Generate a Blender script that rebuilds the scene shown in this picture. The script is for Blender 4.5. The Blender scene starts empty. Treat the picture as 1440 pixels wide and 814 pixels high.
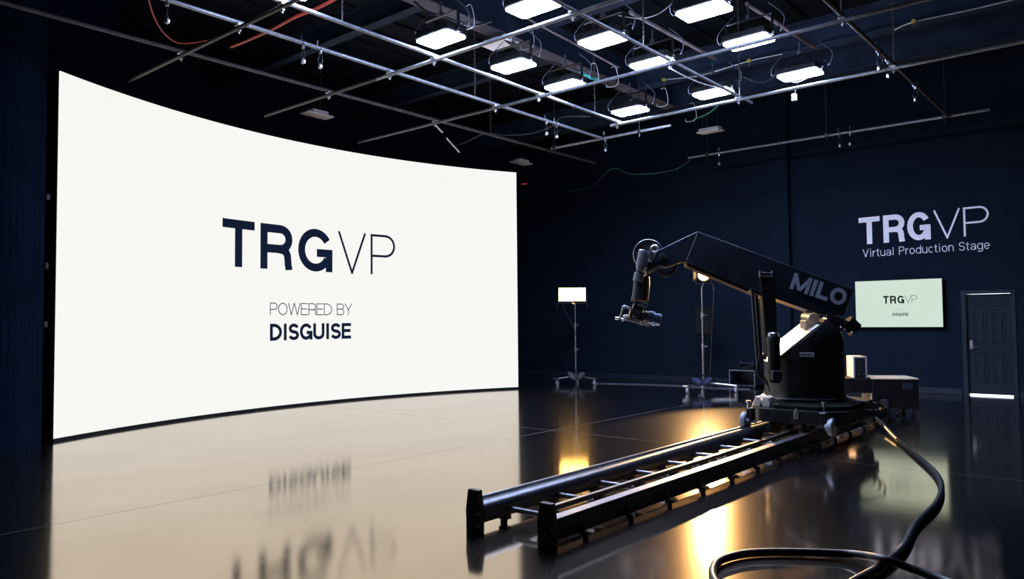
import bpy, bmesh, math, random
from mathutils import Vector as V, Matrix
random.seed(7)
PI = math.pi
sc = bpy.context.scene
col = sc.collection

# ---------------------------------------------------------------- camera
FPX, CAM_H = 1070.17, 1.58
YAW, PITCH, ROLL = math.radians(-40.314), math.radians(2.404), math.radians(-0.5223)
fw = V((math.sin(YAW)*math.cos(PITCH), math.cos(YAW)*math.cos(PITCH), math.sin(PITCH)))
r0 = V((math.cos(YAW), -math.sin(YAW), 0)); u0 = r0.cross(fw)
RT = r0*math.cos(ROLL) + u0*math.sin(ROLL)
UP = u0*math.cos(ROLL) - r0*math.sin(ROLL)
CP = V((0, 0, CAM_H))
cd = bpy.data.cameras.new('camera'); cam = bpy.data.objects.new('camera', cd); col.objects.link(cam)
cd.sensor_width = 36; cd.lens = FPX/1440*36; cd.clip_end = 200
m = Matrix.Identity(4)
for i in range(3):
    m[i][0], m[i][1], m[i][2], m[i][3] = RT[i], UP[i], -fw[i], CP[i]
cam.matrix_world = m
sc.camera = cam

# ---------------------------------------------------------------- world, exposure
w = bpy.data.worlds.new('world'); sc.world = w; w.use_nodes = True
w.node_tree.nodes['Background'].inputs[0].default_value = (0.0, 0.0, 0.0, 1)
w.node_tree.nodes['Background'].inputs[1].default_value = 0.0
sc.view_settings.view_transform = 'Standard'
sc.view_settings.look = 'None'
sc.view_settings.gamma = 1
sc.view_settings.use_curve_mapping = False
sc.view_settings.exposure = 0.0
SCREEN_L = 0.93          # luminance of the LED wall
PANEL_L = 140.0           # overhead LED panels
SOFT_L = 20.0            # warm panel on the stand
FRES_W = 4500.0          # warm spot lamp behind the rig

# ---------------------------------------------------------------- helpers
def ray(x, y): return fw + RT*((x-720)/FPX) + UP*((407-y)/FPX)
def onz(x, y, z=0.0):
    d = ray(x, y); return CP + d*((z-CAM_H)/d.z)
def ony(x, y, Y):
    d = ray(x, y); return CP + d*(Y/d.y)
def onpl(x, y, p, n):
    d = ray(x, y); return CP + d*((V(p)-CP).dot(n)/d.dot(n))

def pm(name, c, rough=.5, metal=0.0, var=.18, scale=6.0, bump=0.0, spec=.5, rvar=0.0, emit=None, es=0.0, coat=0.0):
    mt = bpy.data.materials.new(name); mt.use_nodes = True
    nt = mt.node_tree; b = nt.nodes['Principled BSDF']
    b.inputs['Roughness'].default_value = rough
    b.inputs['Metallic'].default_value = metal
    b.inputs['Specular IOR Level'].default_value = spec
    b.inputs['Coat Weight'].default_value = coat
    tc = nt.nodes.new('ShaderNodeTexCoord')
    nz = nt.nodes.new('ShaderNodeTexNoise'); nz.inputs['Scale'].default_value = scale; nz.inputs['Detail'].default_value = 5
    nt.links.new(tc.outputs['Object'], nz.inputs['Vector'])
    rp = nt.nodes.new('ShaderNodeValToRGB')
    rp.color_ramp.elements[0].position = .3; rp.color_ramp.elements[1].position = .7
    rp.color_ramp.elements[0].color = (*[k*(1-var) for k in c], 1)
    rp.color_ramp.elements[1].color = (*[min(1, k*(1+var)) for k in c], 1)
    nt.links.new(nz.outputs['Fac'], rp.inputs['Fac'])
    nt.links.new(rp.outputs['Color'], b.inputs['Base Color'])
    if rvar:
        mr = nt.nodes.new('ShaderNodeMapRange')
        mr.inputs['To Min'].default_value = rough-rvar; mr.inputs['To Max'].default_value = rough+rvar
        nt.links.new(nz.outputs['Fac'], mr.inputs['Value']); nt.links.new(mr.outputs['Result'], b.inputs['Roughness'])
    if bump:
        bp = nt.nodes.new('ShaderNodeBump'); bp.inputs['Strength'].default_value = bump; bp.inputs['Distance'].default_value = .01
        n2 = nt.nodes.new('ShaderNodeTexNoise'); n2.inputs['Scale'].default_value = scale*9; n2.inputs['Detail'].default_value = 6
        nt.links.new(tc.outputs['Object'], n2.inputs['Vector'])
        nt.links.new(n2.outputs['Fac'], bp.inputs['Height']); nt.links.new(bp.outputs['Normal'], b.inputs['Normal'])
    if emit:
        b.inputs['Emission Color'].default_value = (*emit, 1); b.inputs['Emission Strength'].default_value = es
    return mt

M = {}
M['wall'] = pm('navy_wall_paint', (.0060, .0118, .0225), .8, var=.10, scale=1.5, bump=.12, spec=.06)
M['ceil'] = pm('black_ceiling_paint', (.010, .013, .020), .85, spec=.1)
M['base'] = pm('navy_baseboard_paint', (.011, .018, .030), .5, spec=.2)
M['beam'] = pm('dark_beam_paint', (.020, .030, .052), .7, var=.25, scale=3, spec=.1)
M['flange'] = pm('pale_flange', (.10, .09, .105), .7, var=.25, scale=3, spec=.1)  # bottom flange paler than the beam above it
M['joint'] = pm('joint_filler', (.34, .34, .36), .6)
M['black'] = pm('black_satin_metal', (.010, .011, .013), .36, var=.3, scale=9, bump=.03, rvar=.06)
M['blackm'] = pm('black_matte', (.0028, .003, .004), .7, spec=.2)
M['boom'] = pm('boom_black_paint', (.016, .022, .036), .36, var=.3, scale=4, bump=.03, rvar=.05)
M['rubber'] = pm('black_rubber', (.012, .012, .014), .42, bump=.05)
M['steel'] = pm('brushed_steel', (.55, .56, .60), .3, metal=1.0, var=.12, scale=20)
M['pipe'] = pm('galvanised_pipe', (.24, .25, .28), .40, metal=.5, var=.2, scale=12)
M['dpipe'] = pm('dark_shaded_pipe', (.07, .062, .06), .55, metal=.2, var=.3, scale=12)  # dimness of pipes away from the panels put into this colour
M['mpipe'] = pm('half_shaded_pipe', (.09, .095, .11), .45, metal=.3, var=.25, scale=12)  # in-between copy, weaker light on the pipe put into its colour
M['conduit'] = pm('brown_conduit', (.20, .15, .15), .5, var=.3)
M['railtop'] = pm('machined_rail_steel', (.62, .63, .66), .28, metal=1.0, var=.1, scale=14)
M['tube'] = pm('rail_tube_black_gloss', (.05, .055, .065), .30, metal=.6, var=.2, scale=9)
M['cast'] = pm('grey_cast_wheel', (.30, .33, .38), .45, metal=.3)
M['headgrey'] = pm('grey_anodised', (.16, .165, .20), .36, metal=.55, var=.15)
M['white'] = pm('white_letter_vinyl', (.93, .92, .98), .55, var=.02)
M['greyletter'] = pm('grey_letter_vinyl', (.42, .50, .66), .5, var=.06)
M['fixwhite'] = pm('white_enamel', (.88, .84, .82), .5, var=.06)
M['ply'] = pm('bare_light_metal', (.62, .50, .36), .45, var=.15, scale=5)
M['cover'] = pm('light_cover_plate', (.90, .86, .78), .42, metal=.5, var=.08, scale=5)
M['sand'] = pm('blue_sandbag_cloth', (.014, .026, .075), .75, var=.25, bump=.2)
M['sandg'] = pm('grey_sandbag_cloth', (.06, .06, .07), .8, var=.25, bump=.2)
M['red'] = pm('red_cable_jacket', (.55, .06, .04), .5)
M['green'] = pm('green_cable_jacket', (.04, .22, .14), .5)
M['teal'] = pm('teal_cable_jacket', (.05, .45, .40), .5)
M['wirewhite'] = pm('white_cable_jacket', (.62, .62, .62), .5)
M['wireblack'] = pm('black_cable_jacket', (.02, .02, .024), .5)
M['yellow'] = pm('yellow_insulator', (.5, .38, .05), .5)
M['door'] = pm('navy_door_paint', (.010, .017, .029), .55, spec=.15, var=.08, scale=3)
M['drape'] = pm('navy_drape_cloth', (.0055, .014, .030), .95, var=.15, scale=2, bump=.1, spec=.02)
M['glass'] = pm('lens_glass', (.02, .03, .06), .06, var=.1, coat=1.0)
M['lensblue'] = pm('anodised_lens_ring', (.07, .095, .16), .28, metal=.7)
M['pale'] = pm('pale_plate', (.45, .48, .55), .4)
M['cord'] = pm('grey_cord_jacket', (.10, .11, .14), .5)
M['hall'] = pm('hall_floor_tile', (.8, .8, .84), .5, var=.05)
M['ink'] = pm('screen_ink', (.004, .007, .018), .5, var=.0, emit=(.0035, .0065, .017), es=1.0, spec=.02)
M['inkgrey'] = pm('screen_ink_grey', (.1, .1, .1), .5, var=.0, emit=(.36, .44, .37), es=1.0, spec=.02)
M['inkblack'] = pm('screen_ink_black', (.004, .004, .004), .5, var=.0, emit=(.006, .008, .007), es=1.0, spec=.02)
def screen_mat(name, c, s, noise=.012, sc_=3.0):
    mt = bpy.data.materials.new(name); mt.use_nodes = True; nt = mt.node_tree; nt.nodes.clear()
    o = nt.nodes.new('ShaderNodeOutputMaterial'); b = nt.nodes.new('ShaderNodeBsdfPrincipled')
    b.inputs['Base Color'].default_value = (.01, .01, .01, 1); b.inputs['Roughness'].default_value = .7
    b.inputs['Specular IOR Level'].default_value = .1
    tc = nt.nodes.new('ShaderNodeTexCoord'); nz = nt.nodes.new('ShaderNodeTexNoise'); nz.inputs['Scale'].default_value = sc_
    rp = nt.nodes.new('ShaderNodeValToRGB')
    rp.color_ramp.elements[0].color = (*[k*(1-noise) for k in c], 1); rp.color_ramp.elements[1].color = (*[k*(1+noise) for k in c], 1)
    nt.links.new(tc.outputs['Object'], nz.inputs['Vector']); nt.links.new(nz.outputs['Fac'], rp.inputs['Fac'])
    nt.links.new(rp.outputs['Color'], b.inputs['Emission Color']); b.inputs['Emission Strength'].default_value = s
    nt.links.new(b.outputs[0], o.inputs[0])
    return mt
M['led'] = screen_mat('led_wall_white', (1.0, .995, .965), SCREEN_L)
M['tv'] = screen_mat('tv_mint_white', (.62, .745, .64), 1.0, .05, 1.2)
M['panel'] = screen_mat('panel_cold_white', (.53, .64, 1.0), PANEL_L, .01)
M['soft'] = screen_mat('panel_warm_white', (1.0, .60, .14), SOFT_L, .01)
M['fres'] = screen_mat('fresnel_warm_lens', (1.0, .62, .26), 9.0, .05)

def floor_mat():
    mt = bpy.data.materials.new('polished_dark_concrete'); mt.use_nodes = True; nt = mt.node_tree
    b = nt.nodes['Principled BSDF']; L = nt.links.new
    tc = nt.nodes.new('ShaderNodeTexCoord')
    n1 = nt.nodes.new('ShaderNodeTexNoise'); n1.inputs['Scale'].default_value = .9; n1.inputs['Detail'].default_value = 8
    n2 = nt.nodes.new('ShaderNodeTexNoise'); n2.inputs['Scale'].default_value = 9; n2.inputs['Detail'].default_value = 6
    mp = nt.nodes.new('ShaderNodeMapping'); mp.inputs['Rotation'].default_value = (0, 0, .2); mp.inputs['Scale'].default_value = (1, 1, 1)
    L(tc.outputs['Object'], mp.inputs['Vector']); L(mp.outputs['Vector'], n1.inputs['Vector']); L(mp.outputs['Vector'], n2.inputs['Vector'])
    rp = nt.nodes.new('ShaderNodeValToRGB')
    rp.color_ramp.elements[0].position = .3; rp.color_ramp.elements[1].position = .72
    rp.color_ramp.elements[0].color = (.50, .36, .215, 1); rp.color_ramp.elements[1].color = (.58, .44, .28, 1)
    L(n1.outputs['Fac'], rp.inputs['Fac'])
    mr = nt.nodes.new('ShaderNodeMapRange'); mr.inputs['To Min'].default_value = .075; mr.inputs['To Max'].default_value = .125
    L(n2.outputs['Fac'], mr.inputs['Value'])
    bp = nt.nodes.new('ShaderNodeBump'); bp.inputs['Strength'].default_value = .10; bp.inputs['Distance'].default_value = .004
    n3 = nt.nodes.new('ShaderNodeTexNoise'); n3.inputs['Scale'].default_value = 2.4; n3.inputs['Detail'].default_value = 4
    L(tc.outputs['Object'], n3.inputs['Vector']); L(n3.outputs['Fac'], bp.inputs['Height'])
    # sealed, polished surface: tinted Fresnel gloss over a dark slab
    nt.nodes.remove(b); out = nt.nodes['Material Output']
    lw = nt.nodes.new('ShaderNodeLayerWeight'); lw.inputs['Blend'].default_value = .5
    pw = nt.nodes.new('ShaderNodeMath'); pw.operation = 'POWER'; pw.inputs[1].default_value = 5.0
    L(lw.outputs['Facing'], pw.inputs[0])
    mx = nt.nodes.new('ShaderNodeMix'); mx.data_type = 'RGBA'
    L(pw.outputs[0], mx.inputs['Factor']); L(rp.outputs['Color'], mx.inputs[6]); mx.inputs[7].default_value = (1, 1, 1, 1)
    gl = nt.nodes.new('ShaderNodeBsdfGlossy'); gl.distribution = 'BECKMANN'
    L(mx.outputs[2], gl.inputs['Color']); L(mr.outputs['Result'], gl.inputs['Roughness']); L(bp.outputs['Normal'], gl.inputs['Normal'])
    df = nt.nodes.new('ShaderNodeBsdfDiffuse'); df.inputs['Color'].default_value = (.010, .014, .024, 1)
    g2 = nt.nodes.new('ShaderNodeBsdfGlossy'); g2.distribution = 'GGX'
    L(mx.outputs[2], g2.inputs['Color']); g2.inputs['Roughness'].default_value = .20; L(bp.outputs['Normal'], g2.inputs['Normal'])
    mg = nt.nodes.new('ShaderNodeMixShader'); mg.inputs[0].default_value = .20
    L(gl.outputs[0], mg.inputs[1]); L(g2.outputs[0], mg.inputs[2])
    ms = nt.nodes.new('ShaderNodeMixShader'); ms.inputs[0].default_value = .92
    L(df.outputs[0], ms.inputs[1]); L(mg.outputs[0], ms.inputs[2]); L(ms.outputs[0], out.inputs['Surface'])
    return mt
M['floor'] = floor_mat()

ORG = {}
def NB(): return bmesh.new()
def link(name, data, parent=None):
    o = bpy.data.objects.new(name, data); col.objects.link(o)
    if parent: o.parent = parent
    return o
def obj(name, bm, mat, parent=None, smooth=None, label=None):
    if parent is not None: org = ORG[parent]
    else:
        xs = [v.co for v in bm.verts]
        lo = [min(c[i] for c in xs) for i in range(3)]; hi = [max(c[i] for c in xs) for i in range(3)]
        org = V(((lo[0]+hi[0])/2, (lo[1]+hi[1])/2, lo[2]))
    bmesh.ops.translate(bm, verts=bm.verts, vec=-org)
    bmesh.ops.recalc_face_normals(bm, faces=bm.faces)
    me = bpy.data.meshes.new(name); bm.to_mesh(me); bm.free()
    me.materials.append(M[mat] if isinstance(mat, str) else mat)
    if smooth:
        me.shade_smooth() if hasattr(me, 'shade_smooth') else None
        if hasattr(me, 'set_sharp_from_angle'): me.set_sharp_from_angle(angle=math.radians(smooth))
    o = link(name, me, parent)
    if parent is None: o.location = org
    ORG[o] = org
    if label: o['label'] = label
    return o
def thing(name, label, cat, loc, group=None):
    o = link(name, None); o.location = V(loc); o.empty_display_size = .1
    ORG[o] = V(loc); return tag(o, label, cat, group)
def tag(o, label, cat, group=None):
    o['label'] = label; o['category'] = cat
    if group: o['group'] = group
    return o
def struct(o, label=None):
    o['kind'] = 'structure'
    if label: o['label'] = label
    return o
def copy_tree(o, parent=None):
    c = o.copy(); col.objects.link(c); c.parent = parent
    ORG[c] = ORG[o]
    for ch in list(o.children): copy_tree(ch, c)
    return c
def basis(d):
    d = V(d).normalized(); a = V((0, 0, 1)) if abs(d.z) < .9 else V((1, 0, 0))
    x = a.cross(d).normalized(); return x, d.cross(x), d
def box(bm, lo, hi, bev=0.0, mtx=None, seg=1):
    lo, hi = V(lo), V(hi); s = hi-lo; c = (hi+lo)/2
    g = bmesh.ops.create_cube(bm, size=1.0, matrix=Matrix.Translation(c) @ Matrix.Diagonal((abs(s.x), abs(s.y), abs(s.z), 1)))
    vs = g['verts']
    if bev:
        es = list({e for v in vs for e in v.link_edges})
        r = bmesh.ops.bevel(bm, geom=es, offset=bev, segments=seg, affect='EDGES', profile=.5)
        vs = list({v for f in r['faces'] for v in f.verts} | {v for v in vs if v.is_valid})
        # collect the whole island
        st = [v for v in vs if v.is_valid]; seen = set(st)
        while st:
            v = st.pop()
            for e in v.link_edges:
                o = e.other_vert(v)
                if o not in seen: seen.add(o); st.append(o)
        vs = list(seen)
    if mtx is not None: bmesh.ops.transform(bm, matrix=mtx, verts=vs)
    return vs
def frame(o, x, y, z):
    mm = Matrix.Identity(4)
    for i in range(3): mm[i][0], mm[i][1], mm[i][2], mm[i][3] = x[i], y[i], z[i], o[i]
    return mm
def tube(bm, pts, r, seg=10, cap=True, closed=False, ry=None):
    pts = [V(p) for p in pts]; n = len(pts); rings = []
    rs = r if isinstance(r, (list, tuple)) else [r]*n
    px = None
    for i, p in enumerate(pts):
        if closed: t = pts[(i+1) % n]-pts[i-1]
        else: t = (pts[min(i+1, n-1)]-pts[max(i-1, 0)])
        t.normalize()
        if px is None: x, y, _ = basis(t)
        else:
            x = (px - t*px.dot(t)).normalized(); y = t.cross(x)
        px = x
        rings.append([bm.verts.new(p + x*(math.cos(2*PI*k/seg)*rs[i]) + y*(math.sin(2*PI*k/seg)*(rs[i] if ry is None else ry))) for k in range(seg)])
    m_ = n if closed else n-1
    for i in range(m_):
        a, b = rings[i], rings[(i+1) % n]
        for k in range(seg): bm.faces.new((a[k], a[(k+1) % seg], b[(k+1) % seg], b[k]))
    if cap and not closed:
        bm.faces.new(rings[0][::-1]); bm.faces.new(rings[-1])
def cyl(bm, a, b, r, seg=20, r2=None): tube(bm, [a, b], [r, r if r2 is None else r2], seg)
def lathe(bm, prof, o, axis=(0, 0, 1), seg=32):
    x, y, z = basis(axis); o = V(o); rings = []
    for r, h in prof:
        rings.append([bm.verts.new(o + z*h + x*(r*math.cos(2*PI*k/seg)) + y*(r*math.sin(2*PI*k/seg))) for k in range(seg)])
    for a, b in zip(rings, rings[1:]):
        for k in range(seg): bm.faces.new((a[k], a[(k+1) % seg], b[(k+1) % seg], b[k]))
    bm.faces.new(rings[0][::-1]); bm.faces.new(rings[-1])
def prism(bm, pts, ext, bev=0.0):
    pts = [V(p) for p in pts]; ext = V(ext)
    a = [bm.verts.new(p) for p in pts]; b = [bm.verts.new(p+ext) for p in pts]; n = len(pts)
    bm.faces.new(a); bm.faces.new(b[::-1])
    for i in range(n): bm.faces.new((a[i], b[i], b[(i+1) % n], a[(i+1) % n]))
    if bev:
        es = list({e for v in a+b for e in v.link_edges})
        bmesh.ops.bevel(bm, geom=es, offset=bev, segments=2, affect='EDGES', profile=.5)
def ball(bm, c, r, sx=1, sy=1, sz=1, mtx=None):
    mm = Matrix.Translation(V(c))
    if mtx is not None: mm = mm @ mtx
    bmesh.ops.create_uvsphere(bm, u_segments=14, v_segments=8, radius=1.0, matrix=mm @ Matrix.Diagonal((r*sx, r*sy, r*sz, 1)))
def smooth_path(pts, n=8):
    pts = [V(p) for p in pts]; out = []
    for i in range(len(pts)-1):
        p0 = pts[max(i-1, 0)]; p1 = pts[i]; p2 = pts[i+1]; p3 = pts[min(i+2, len(pts)-1)]
        for k in range(n):
            t = k/n
            out.append(.5*((2*p1)+(p2-p0)*t+(2*p0-5*p1+4*p2-p3)*t*t+(3*p1-p0-3*p2+p3)*t**3))
    out.append(pts[-1]); return out

# ---------------------------------------------------------------- stroke lettering (cap height 1)
def arc(cx, cy, rx, ry, a0, a1, n=10):
    return [(cx+rx*math.cos(math.radians(a0+(a1-a0)*k/n)), cy+ry*math.sin(math.radians(a0+(a1-a0)*k/n))) for k in range(n+1)]
def glyph(ch, w, s):
    h = s/2; L, R, B, T = h, w-h, h, 1-h
    if ch == 'T': return [[(0, T), (w, T)], [(w/2, T), (w/2, 0)]]
    if ch == 'I': return [[(w/2, 0), (w/2, 1)]]
    if ch == 'V': return [[(h*.95, 1), (w/2-h*.02, h*.5)], [(w-h*.95, 1), (w/2+h*.02, h*.5)], [(w/2-h, h*.45), (w/2+h, h*.45)]]
    if ch == 'L': return [[(L, 1), (L, 0)], [(L, B), (w, B)]]
    if ch == 'E': return [[(L, 1), (L, 0)], [(L, B), (w, B)], [(L, T), (w, T)], [(L, .52), (w*.94, .52)]]
    if ch == 'M': return [[(L, 0), (L, 1)], [(R, 0), (R, 1)], [(L, 1-h*.7), (w/2, h*.7)], [(R, 1-h*.7), (w/2, h*.7)]]
    if ch == 'W':
        q = w/4
        return [[(h*.9, 1), (q+h*.1, 0)], [(q-h*.1, 0), (w/2, 1)], [(w/2, 1), (3*q+h*.1, 0)], [(3*q-h*.1, 0), (w-h*.9, 1)]]
    if ch == 'Y': return [[(h*.9, 1), (w/2, .45)], [(w-h*.9, 1), (w/2, .45)], [(w/2, .48), (w/2, 0)]]
    if ch in 'PRB':
        mid = .46 if ch != 'B' else .53
        ry = (T-mid)/2; cy = (T+mid)/2; rx = min(ry*1.0, (R-L)*.6); top = R if ch != 'B' else R-.03
        bowl = [(L, T), (top-rx, T)] + arc(top-rx, cy, rx, ry, 90, -90) + [(L, mid)]
        o = [[(L, 0), (L, 1)], bowl]
        if ch == 'R': o.append([(w*.45, mid), (w*.58, mid-.003), (R-.15*w, mid-.025), (R-.085*w, mid-.07), (R-.05*w, mid-.13), (R-.035*w, mid-.22), (R-.025*w, .12), (R-.005*w, .05), (R, 0)])
        if ch == 'B':
            ry2 = (mid-B)/2; o.append([(L, mid), (R-rx, mid)] + arc(R-rx, (mid+B)/2, rx, ry2, 90, -90) + [(L, B)])
        return o
    if ch == 'D':
        rx = (R-L)*.72
        return [[(L, 0), (L, 1)], [(L, T), (R-rx, T)] + arc(R-rx, .5, rx, (T-B)/2, 90, -90, 14) + [(L, B)]]
    if ch == 'O': return [arc(w/2, .5, (R-L)/2, (T-B)/2, 0, 360, 28)]
    if ch == 'U': return [[(L, 1), (L, .34)] + arc(w/2, .34, (R-L)/2, .34-h, 180, 360, 12) + [(R, 1)]]
    if ch == 'G':
        rx, ry = (R-L)/2, (T-B)/2
        return [arc(w/2, .5, rx, ry, 32, 330, 24), [(w*.54, .44), (w, .44)], [(R, .44+h), (R, 0)]]
    if ch == 'S':
        rx = (R-L)/2; ry = (T-B)/4
        return [arc(w/2, T-ry, rx*.95, ry, 15, 240, 14) + arc(w/2, B+ry, rx, ry, 60, -165, 14)]
    # lower case, x-height .72
    X = .73; t = X-h
    if ch == 'i': return [[(w/2, 0), (w/2, X)], [(w/2, .88), (w/2, 1)]]
    if ch == 'l': return [[(w/2, 0), (w/2, 1)]]
    if ch == 'r': return [[(L, 0), (L, X)], [(L, X*.55)] + arc(w+.02, X*.55, w-L, t-X*.55, 170, 92, 6)]
    if ch == 't': return [[(w*.45, .92), (w*.45, .16)] + arc(w*.45+.14, .16, .14, .16-h, 180, 280, 6), [(0, t), (w, t)]]
    if ch == 'u': return [[(L, X), (L, .28)] + arc(w/2, .28, (R-L)/2, .28-h, 180, 360, 10) + [(R, X)], [(R, .3), (R, 0)]]
    if ch == 'n': return [[(L, 0), (L, X)], [(L, X-.28)] + arc(w/2, X-.28, (R-L)/2, .28-h, 180, 0, 10) + [(R, 0)]]
    if ch in 'oedgca':
        rx, ry, cy = (R-L)/2, (t-B)/2, X/2
        if ch == 'o': return [arc(w/2, cy, rx, ry, 0, 360, 22)]
        if ch == 'c': return [arc(w/2, cy, rx, ry, 40, 320, 18)]
        if ch == 'e': return [arc(w/2, cy, rx, ry, 0, 318, 18), [(L, cy), (R+h, cy)]]
        if ch == 'd': return [arc(w/2, cy, rx, ry, 0, 360, 22), [(R, 0), (R, 1)]]
        if ch == 'a': return [arc(w*.46, X*.30, rx*.9, X*.30-h, 0, 360, 16), [(R, 0), (R, X-.2)] + arc(w/2, X-.2, rx, .2-h, 0, 165, 8)]
        if ch == 'g': return [arc(w/2, cy, rx, ry, 0, 360, 22), [(R, X), (R, -.08)] + arc(w/2, -.08, rx, .16, 0, -160, 8)]
    return []
def strip(bm, pl, s, fn, maxseg=.12):
    # thick polyline with mitred joints in the glyph plane, mapped into space by fn(u, v)
    P = [V(pl[0])]
    for q_ in pl[1:]:
        if (V(q_)-P[-1]).length > 1e-4: P.append(V(q_))
    Q = [P[0]]
    for a, b in zip(P, P[1:]):
        k = max(1, int((b-a).length/maxseg))
        for i in range(1, k+1): Q.append(a+(b-a)*(i/k))
    n = len(Q); closed = (Q[0]-Q[-1]).length < 1e-6 and n > 4
    Lf, Rt = [], []
    for i in range(n):
        if closed: d0 = (Q[i]-Q[i-1 if i > 0 else n-2]); d1 = (Q[(i+1) if i < n-1 else 1]-Q[i])
        else:
            d0 = Q[i]-Q[i-1] if i > 0 else Q[1]-Q[0]; d1 = Q[i+1]-Q[i] if i < n-1 else Q[i]-Q[i-1]
        d0.normalize(); d1.normalize(); nn = V((-d0.y-d1.y, d0.x+d1.x))
        if nn.length < 1e-6: nn = V((-d0.y, d0.x))
        nn.normalize(); k = max(.5, nn.dot(V((-d0.y, d0.x)))); nn = nn*(s/2/k)
        Lf.append(bm.verts.new(fn(*(Q[i]+nn)))); Rt.append(bm.verts.new(fn(*(Q[i]-nn))))
    for i in range(n-1): bm.faces.new((Lf[i], Rt[i], Rt[i+1], Lf[i+1]))
def letter_bm(ch, u0_, u1_, v0, v1, s, surf):
    # letter filling u0..u1 x v0..v1 of the surface surf(u, v); s = stroke / height
    bm = NB(); hh = v1-v0; w_ = (u1_-u0_)/hh
    base_n = (surf(u0_+.1*hh, v0)-surf(u0_, v0)).cross(surf(u0_, v0+.1*hh)-surf(u0_, v0)).normalized()
    if base_n.dot(CP-surf(u0_, v0)) < 0: base_n = -base_n
    for k, pl in enumerate(glyph(ch, w_, s)):      # each stroke a hair above the one before, so none coincide
        strip(bm, pl, s, lambda a, b: surf(u0_+a*hh, v0+b*hh)+base_n*(.0008*k))
    return bm
WID = {'I': .30, 'W': 1.05, 'M': .95, ' ': .32, 'i': .24, 'l': .24, 'r': .34, 't': .34, 'u': .58, 'a': .58, 'o': .60, 'd': .60, 'c': .54, 'n': .56, 'g': .60, 'e': .58,
       'O': .80, 'G': .78, 'D': .72, 'U': .70, 'E': .60, 'S': .64, 'P': .64, 'R': .66, 'B': .66, 'Y': .66, 'V': .74, 'L': .58, 'T': .64}
def line_letters(txt, u0_, u1_, v0, v1, s, surf, mat, parent, name='letter', gap=.10):
    hh = v1-v0; tot = sum(WID[c] for c in txt)+gap*(len(txt)-1); k = (u1_-u0_)/(tot*hh)
    u = u0_
    for c in txt:
        ww = WID[c]*hh*k
        if c != ' ': obj(name, letter_bm(c, u, u+ww, v0, v1, s, surf), mat, parent)
        u += ww+gap*hh*k

# ================================================================ THE ROOM
XL, XR, YB, YF, ZC = -15.0, 4.5, 17.8, -6.0, 7.3
flo = link('floor', None); ORG[flo] = V((0, 0, 0)); struct(flo, 'polished dark concrete floor with sawn joints')
bm = NB(); box(bm, (XL-.1, YF-.1, -.12), (XR+.1, YB+.1, -.0015)); obj('joint_filler', bm, 'joint', flo)
G = .004
for (x0, x1, y0, y1) in ((XL, -6.75, YF, 8.82), (XL, -6.75, 8.82, YB), (-6.75, XR, YF, 0.9), (-6.75, XR, .9, 8.82), (-6.75, XR, 8.82, YB)):
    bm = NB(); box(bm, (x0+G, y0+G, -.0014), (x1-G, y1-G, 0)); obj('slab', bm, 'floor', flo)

# back wall with the door opening
DX0, DX1, DZ = -2.985, -2.215, 2.05
wb = link('wall_back', None); ORG[wb] = V((0, YB, 0)); wb.location = (0, YB, 0); struct(wb, 'matte navy back wall with pilaster')
for lo, hi in (((XL-.1, YB, 0), (DX0, YB+.15, ZC)), ((DX1, YB, 0), (XR+.1, YB+.15, ZC)), ((DX0, YB, DZ), (DX1, YB+.15, ZC))):
    bm = NB(); box(bm, lo, hi); obj('wall_section', bm, 'wall', wb)
bm = NB(); box(bm, (-7.13, YB-.16, 0), (-6.5, YB, ZC)); obj('pilaster', bm, 'wall', wb)
bm = NB(); box(bm, (XL-.1, YF, 0), (XL, YB, ZC)); struct(obj('wall_left', bm, 'wall'), 'dark navy wall behind the LED screen')
bm = NB(); box(bm, (XR, YF, 0), (XR+.1, YB, ZC)); struct(obj('wall_right', bm, 'wall'), 'dark navy side wall')
bm = NB(); box(bm, (XL, YF-.1, 0), (XR, YF, ZC)); struct(obj('wall_front', bm, 'wall'), 'dark navy wall opposite the door wall')
cl = link('ceiling', None); ORG[cl] = V((0, 0, ZC)); cl.location = (0, 0, ZC); struct(cl, 'black painted steel roof deck with beams')
bm = NB(); box(bm, (XL-.1, YF-.1, ZC), (XR+.1, YB+.1, ZC+.1)); obj('roof_deck', bm, 'ceil', cl)
# deck ribs
for i in range(32):
    x = XL+.3+i*.6
    bm = NB(); box(bm, (x, YF, ZC-.05), (x+.22, YB, ZC)); obj('deck_rib', bm, 'ceil', cl)
def ibeam(a, b, wid, dep, mat='beam', fl='flange'):
    a, b = V(a), V(b); x = (b-a).normalized(); y = V((0, 0, 1)).cross(x); L = (b-a).length
    mm = frame(a, x, y, V((0, 0, 1)))
    bm = NB(); box(bm, (0, -.02, .02), (L, .02, dep-.02), mtx=mm); box(bm, (0, -wid/2, dep-.025), (L, wid/2, dep), mtx=mm)
    o = obj('beam', bm, mat, cl)
    bm = NB(); box(bm, (0, -wid/2, 0), (L, wid/2, .025), bev=.004, mtx=mm); obj('beam_flange', bm, fl, o)
ibeam((-8.16, YF, 6.3), (-8.16, 15.2, 6.3), .30, .55)
ibeam((XL, 15.25, 6.3), (XR, 15.25, 6.3), .26, .55, fl='beam')
ibeam((-8.1, 13.6, 6.35), (XR, 13.6, 6.35), .26, .5, fl='beam')
ibeam((-8.1, 10.2, 6.6), (XR, 10.2, 6.6), .2, .4, fl='beam')
ibeam((XL, 11.6, 6.6), (-8.2, 11.6, 6.6), .2, .4, fl='beam')
ibeam((XL, 8.2, 6.6), (-8.2, 8.2, 6.6), .2, .4, fl='beam')
ibeam((XL, 16.9, 6.75), (XR, 16.9, 6.75), .2, .4, fl='beam')
ibeam((-8.1, 6.6, 6.6), (XR, 6.6, 6.6), .2, .4, fl='beam')
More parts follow.
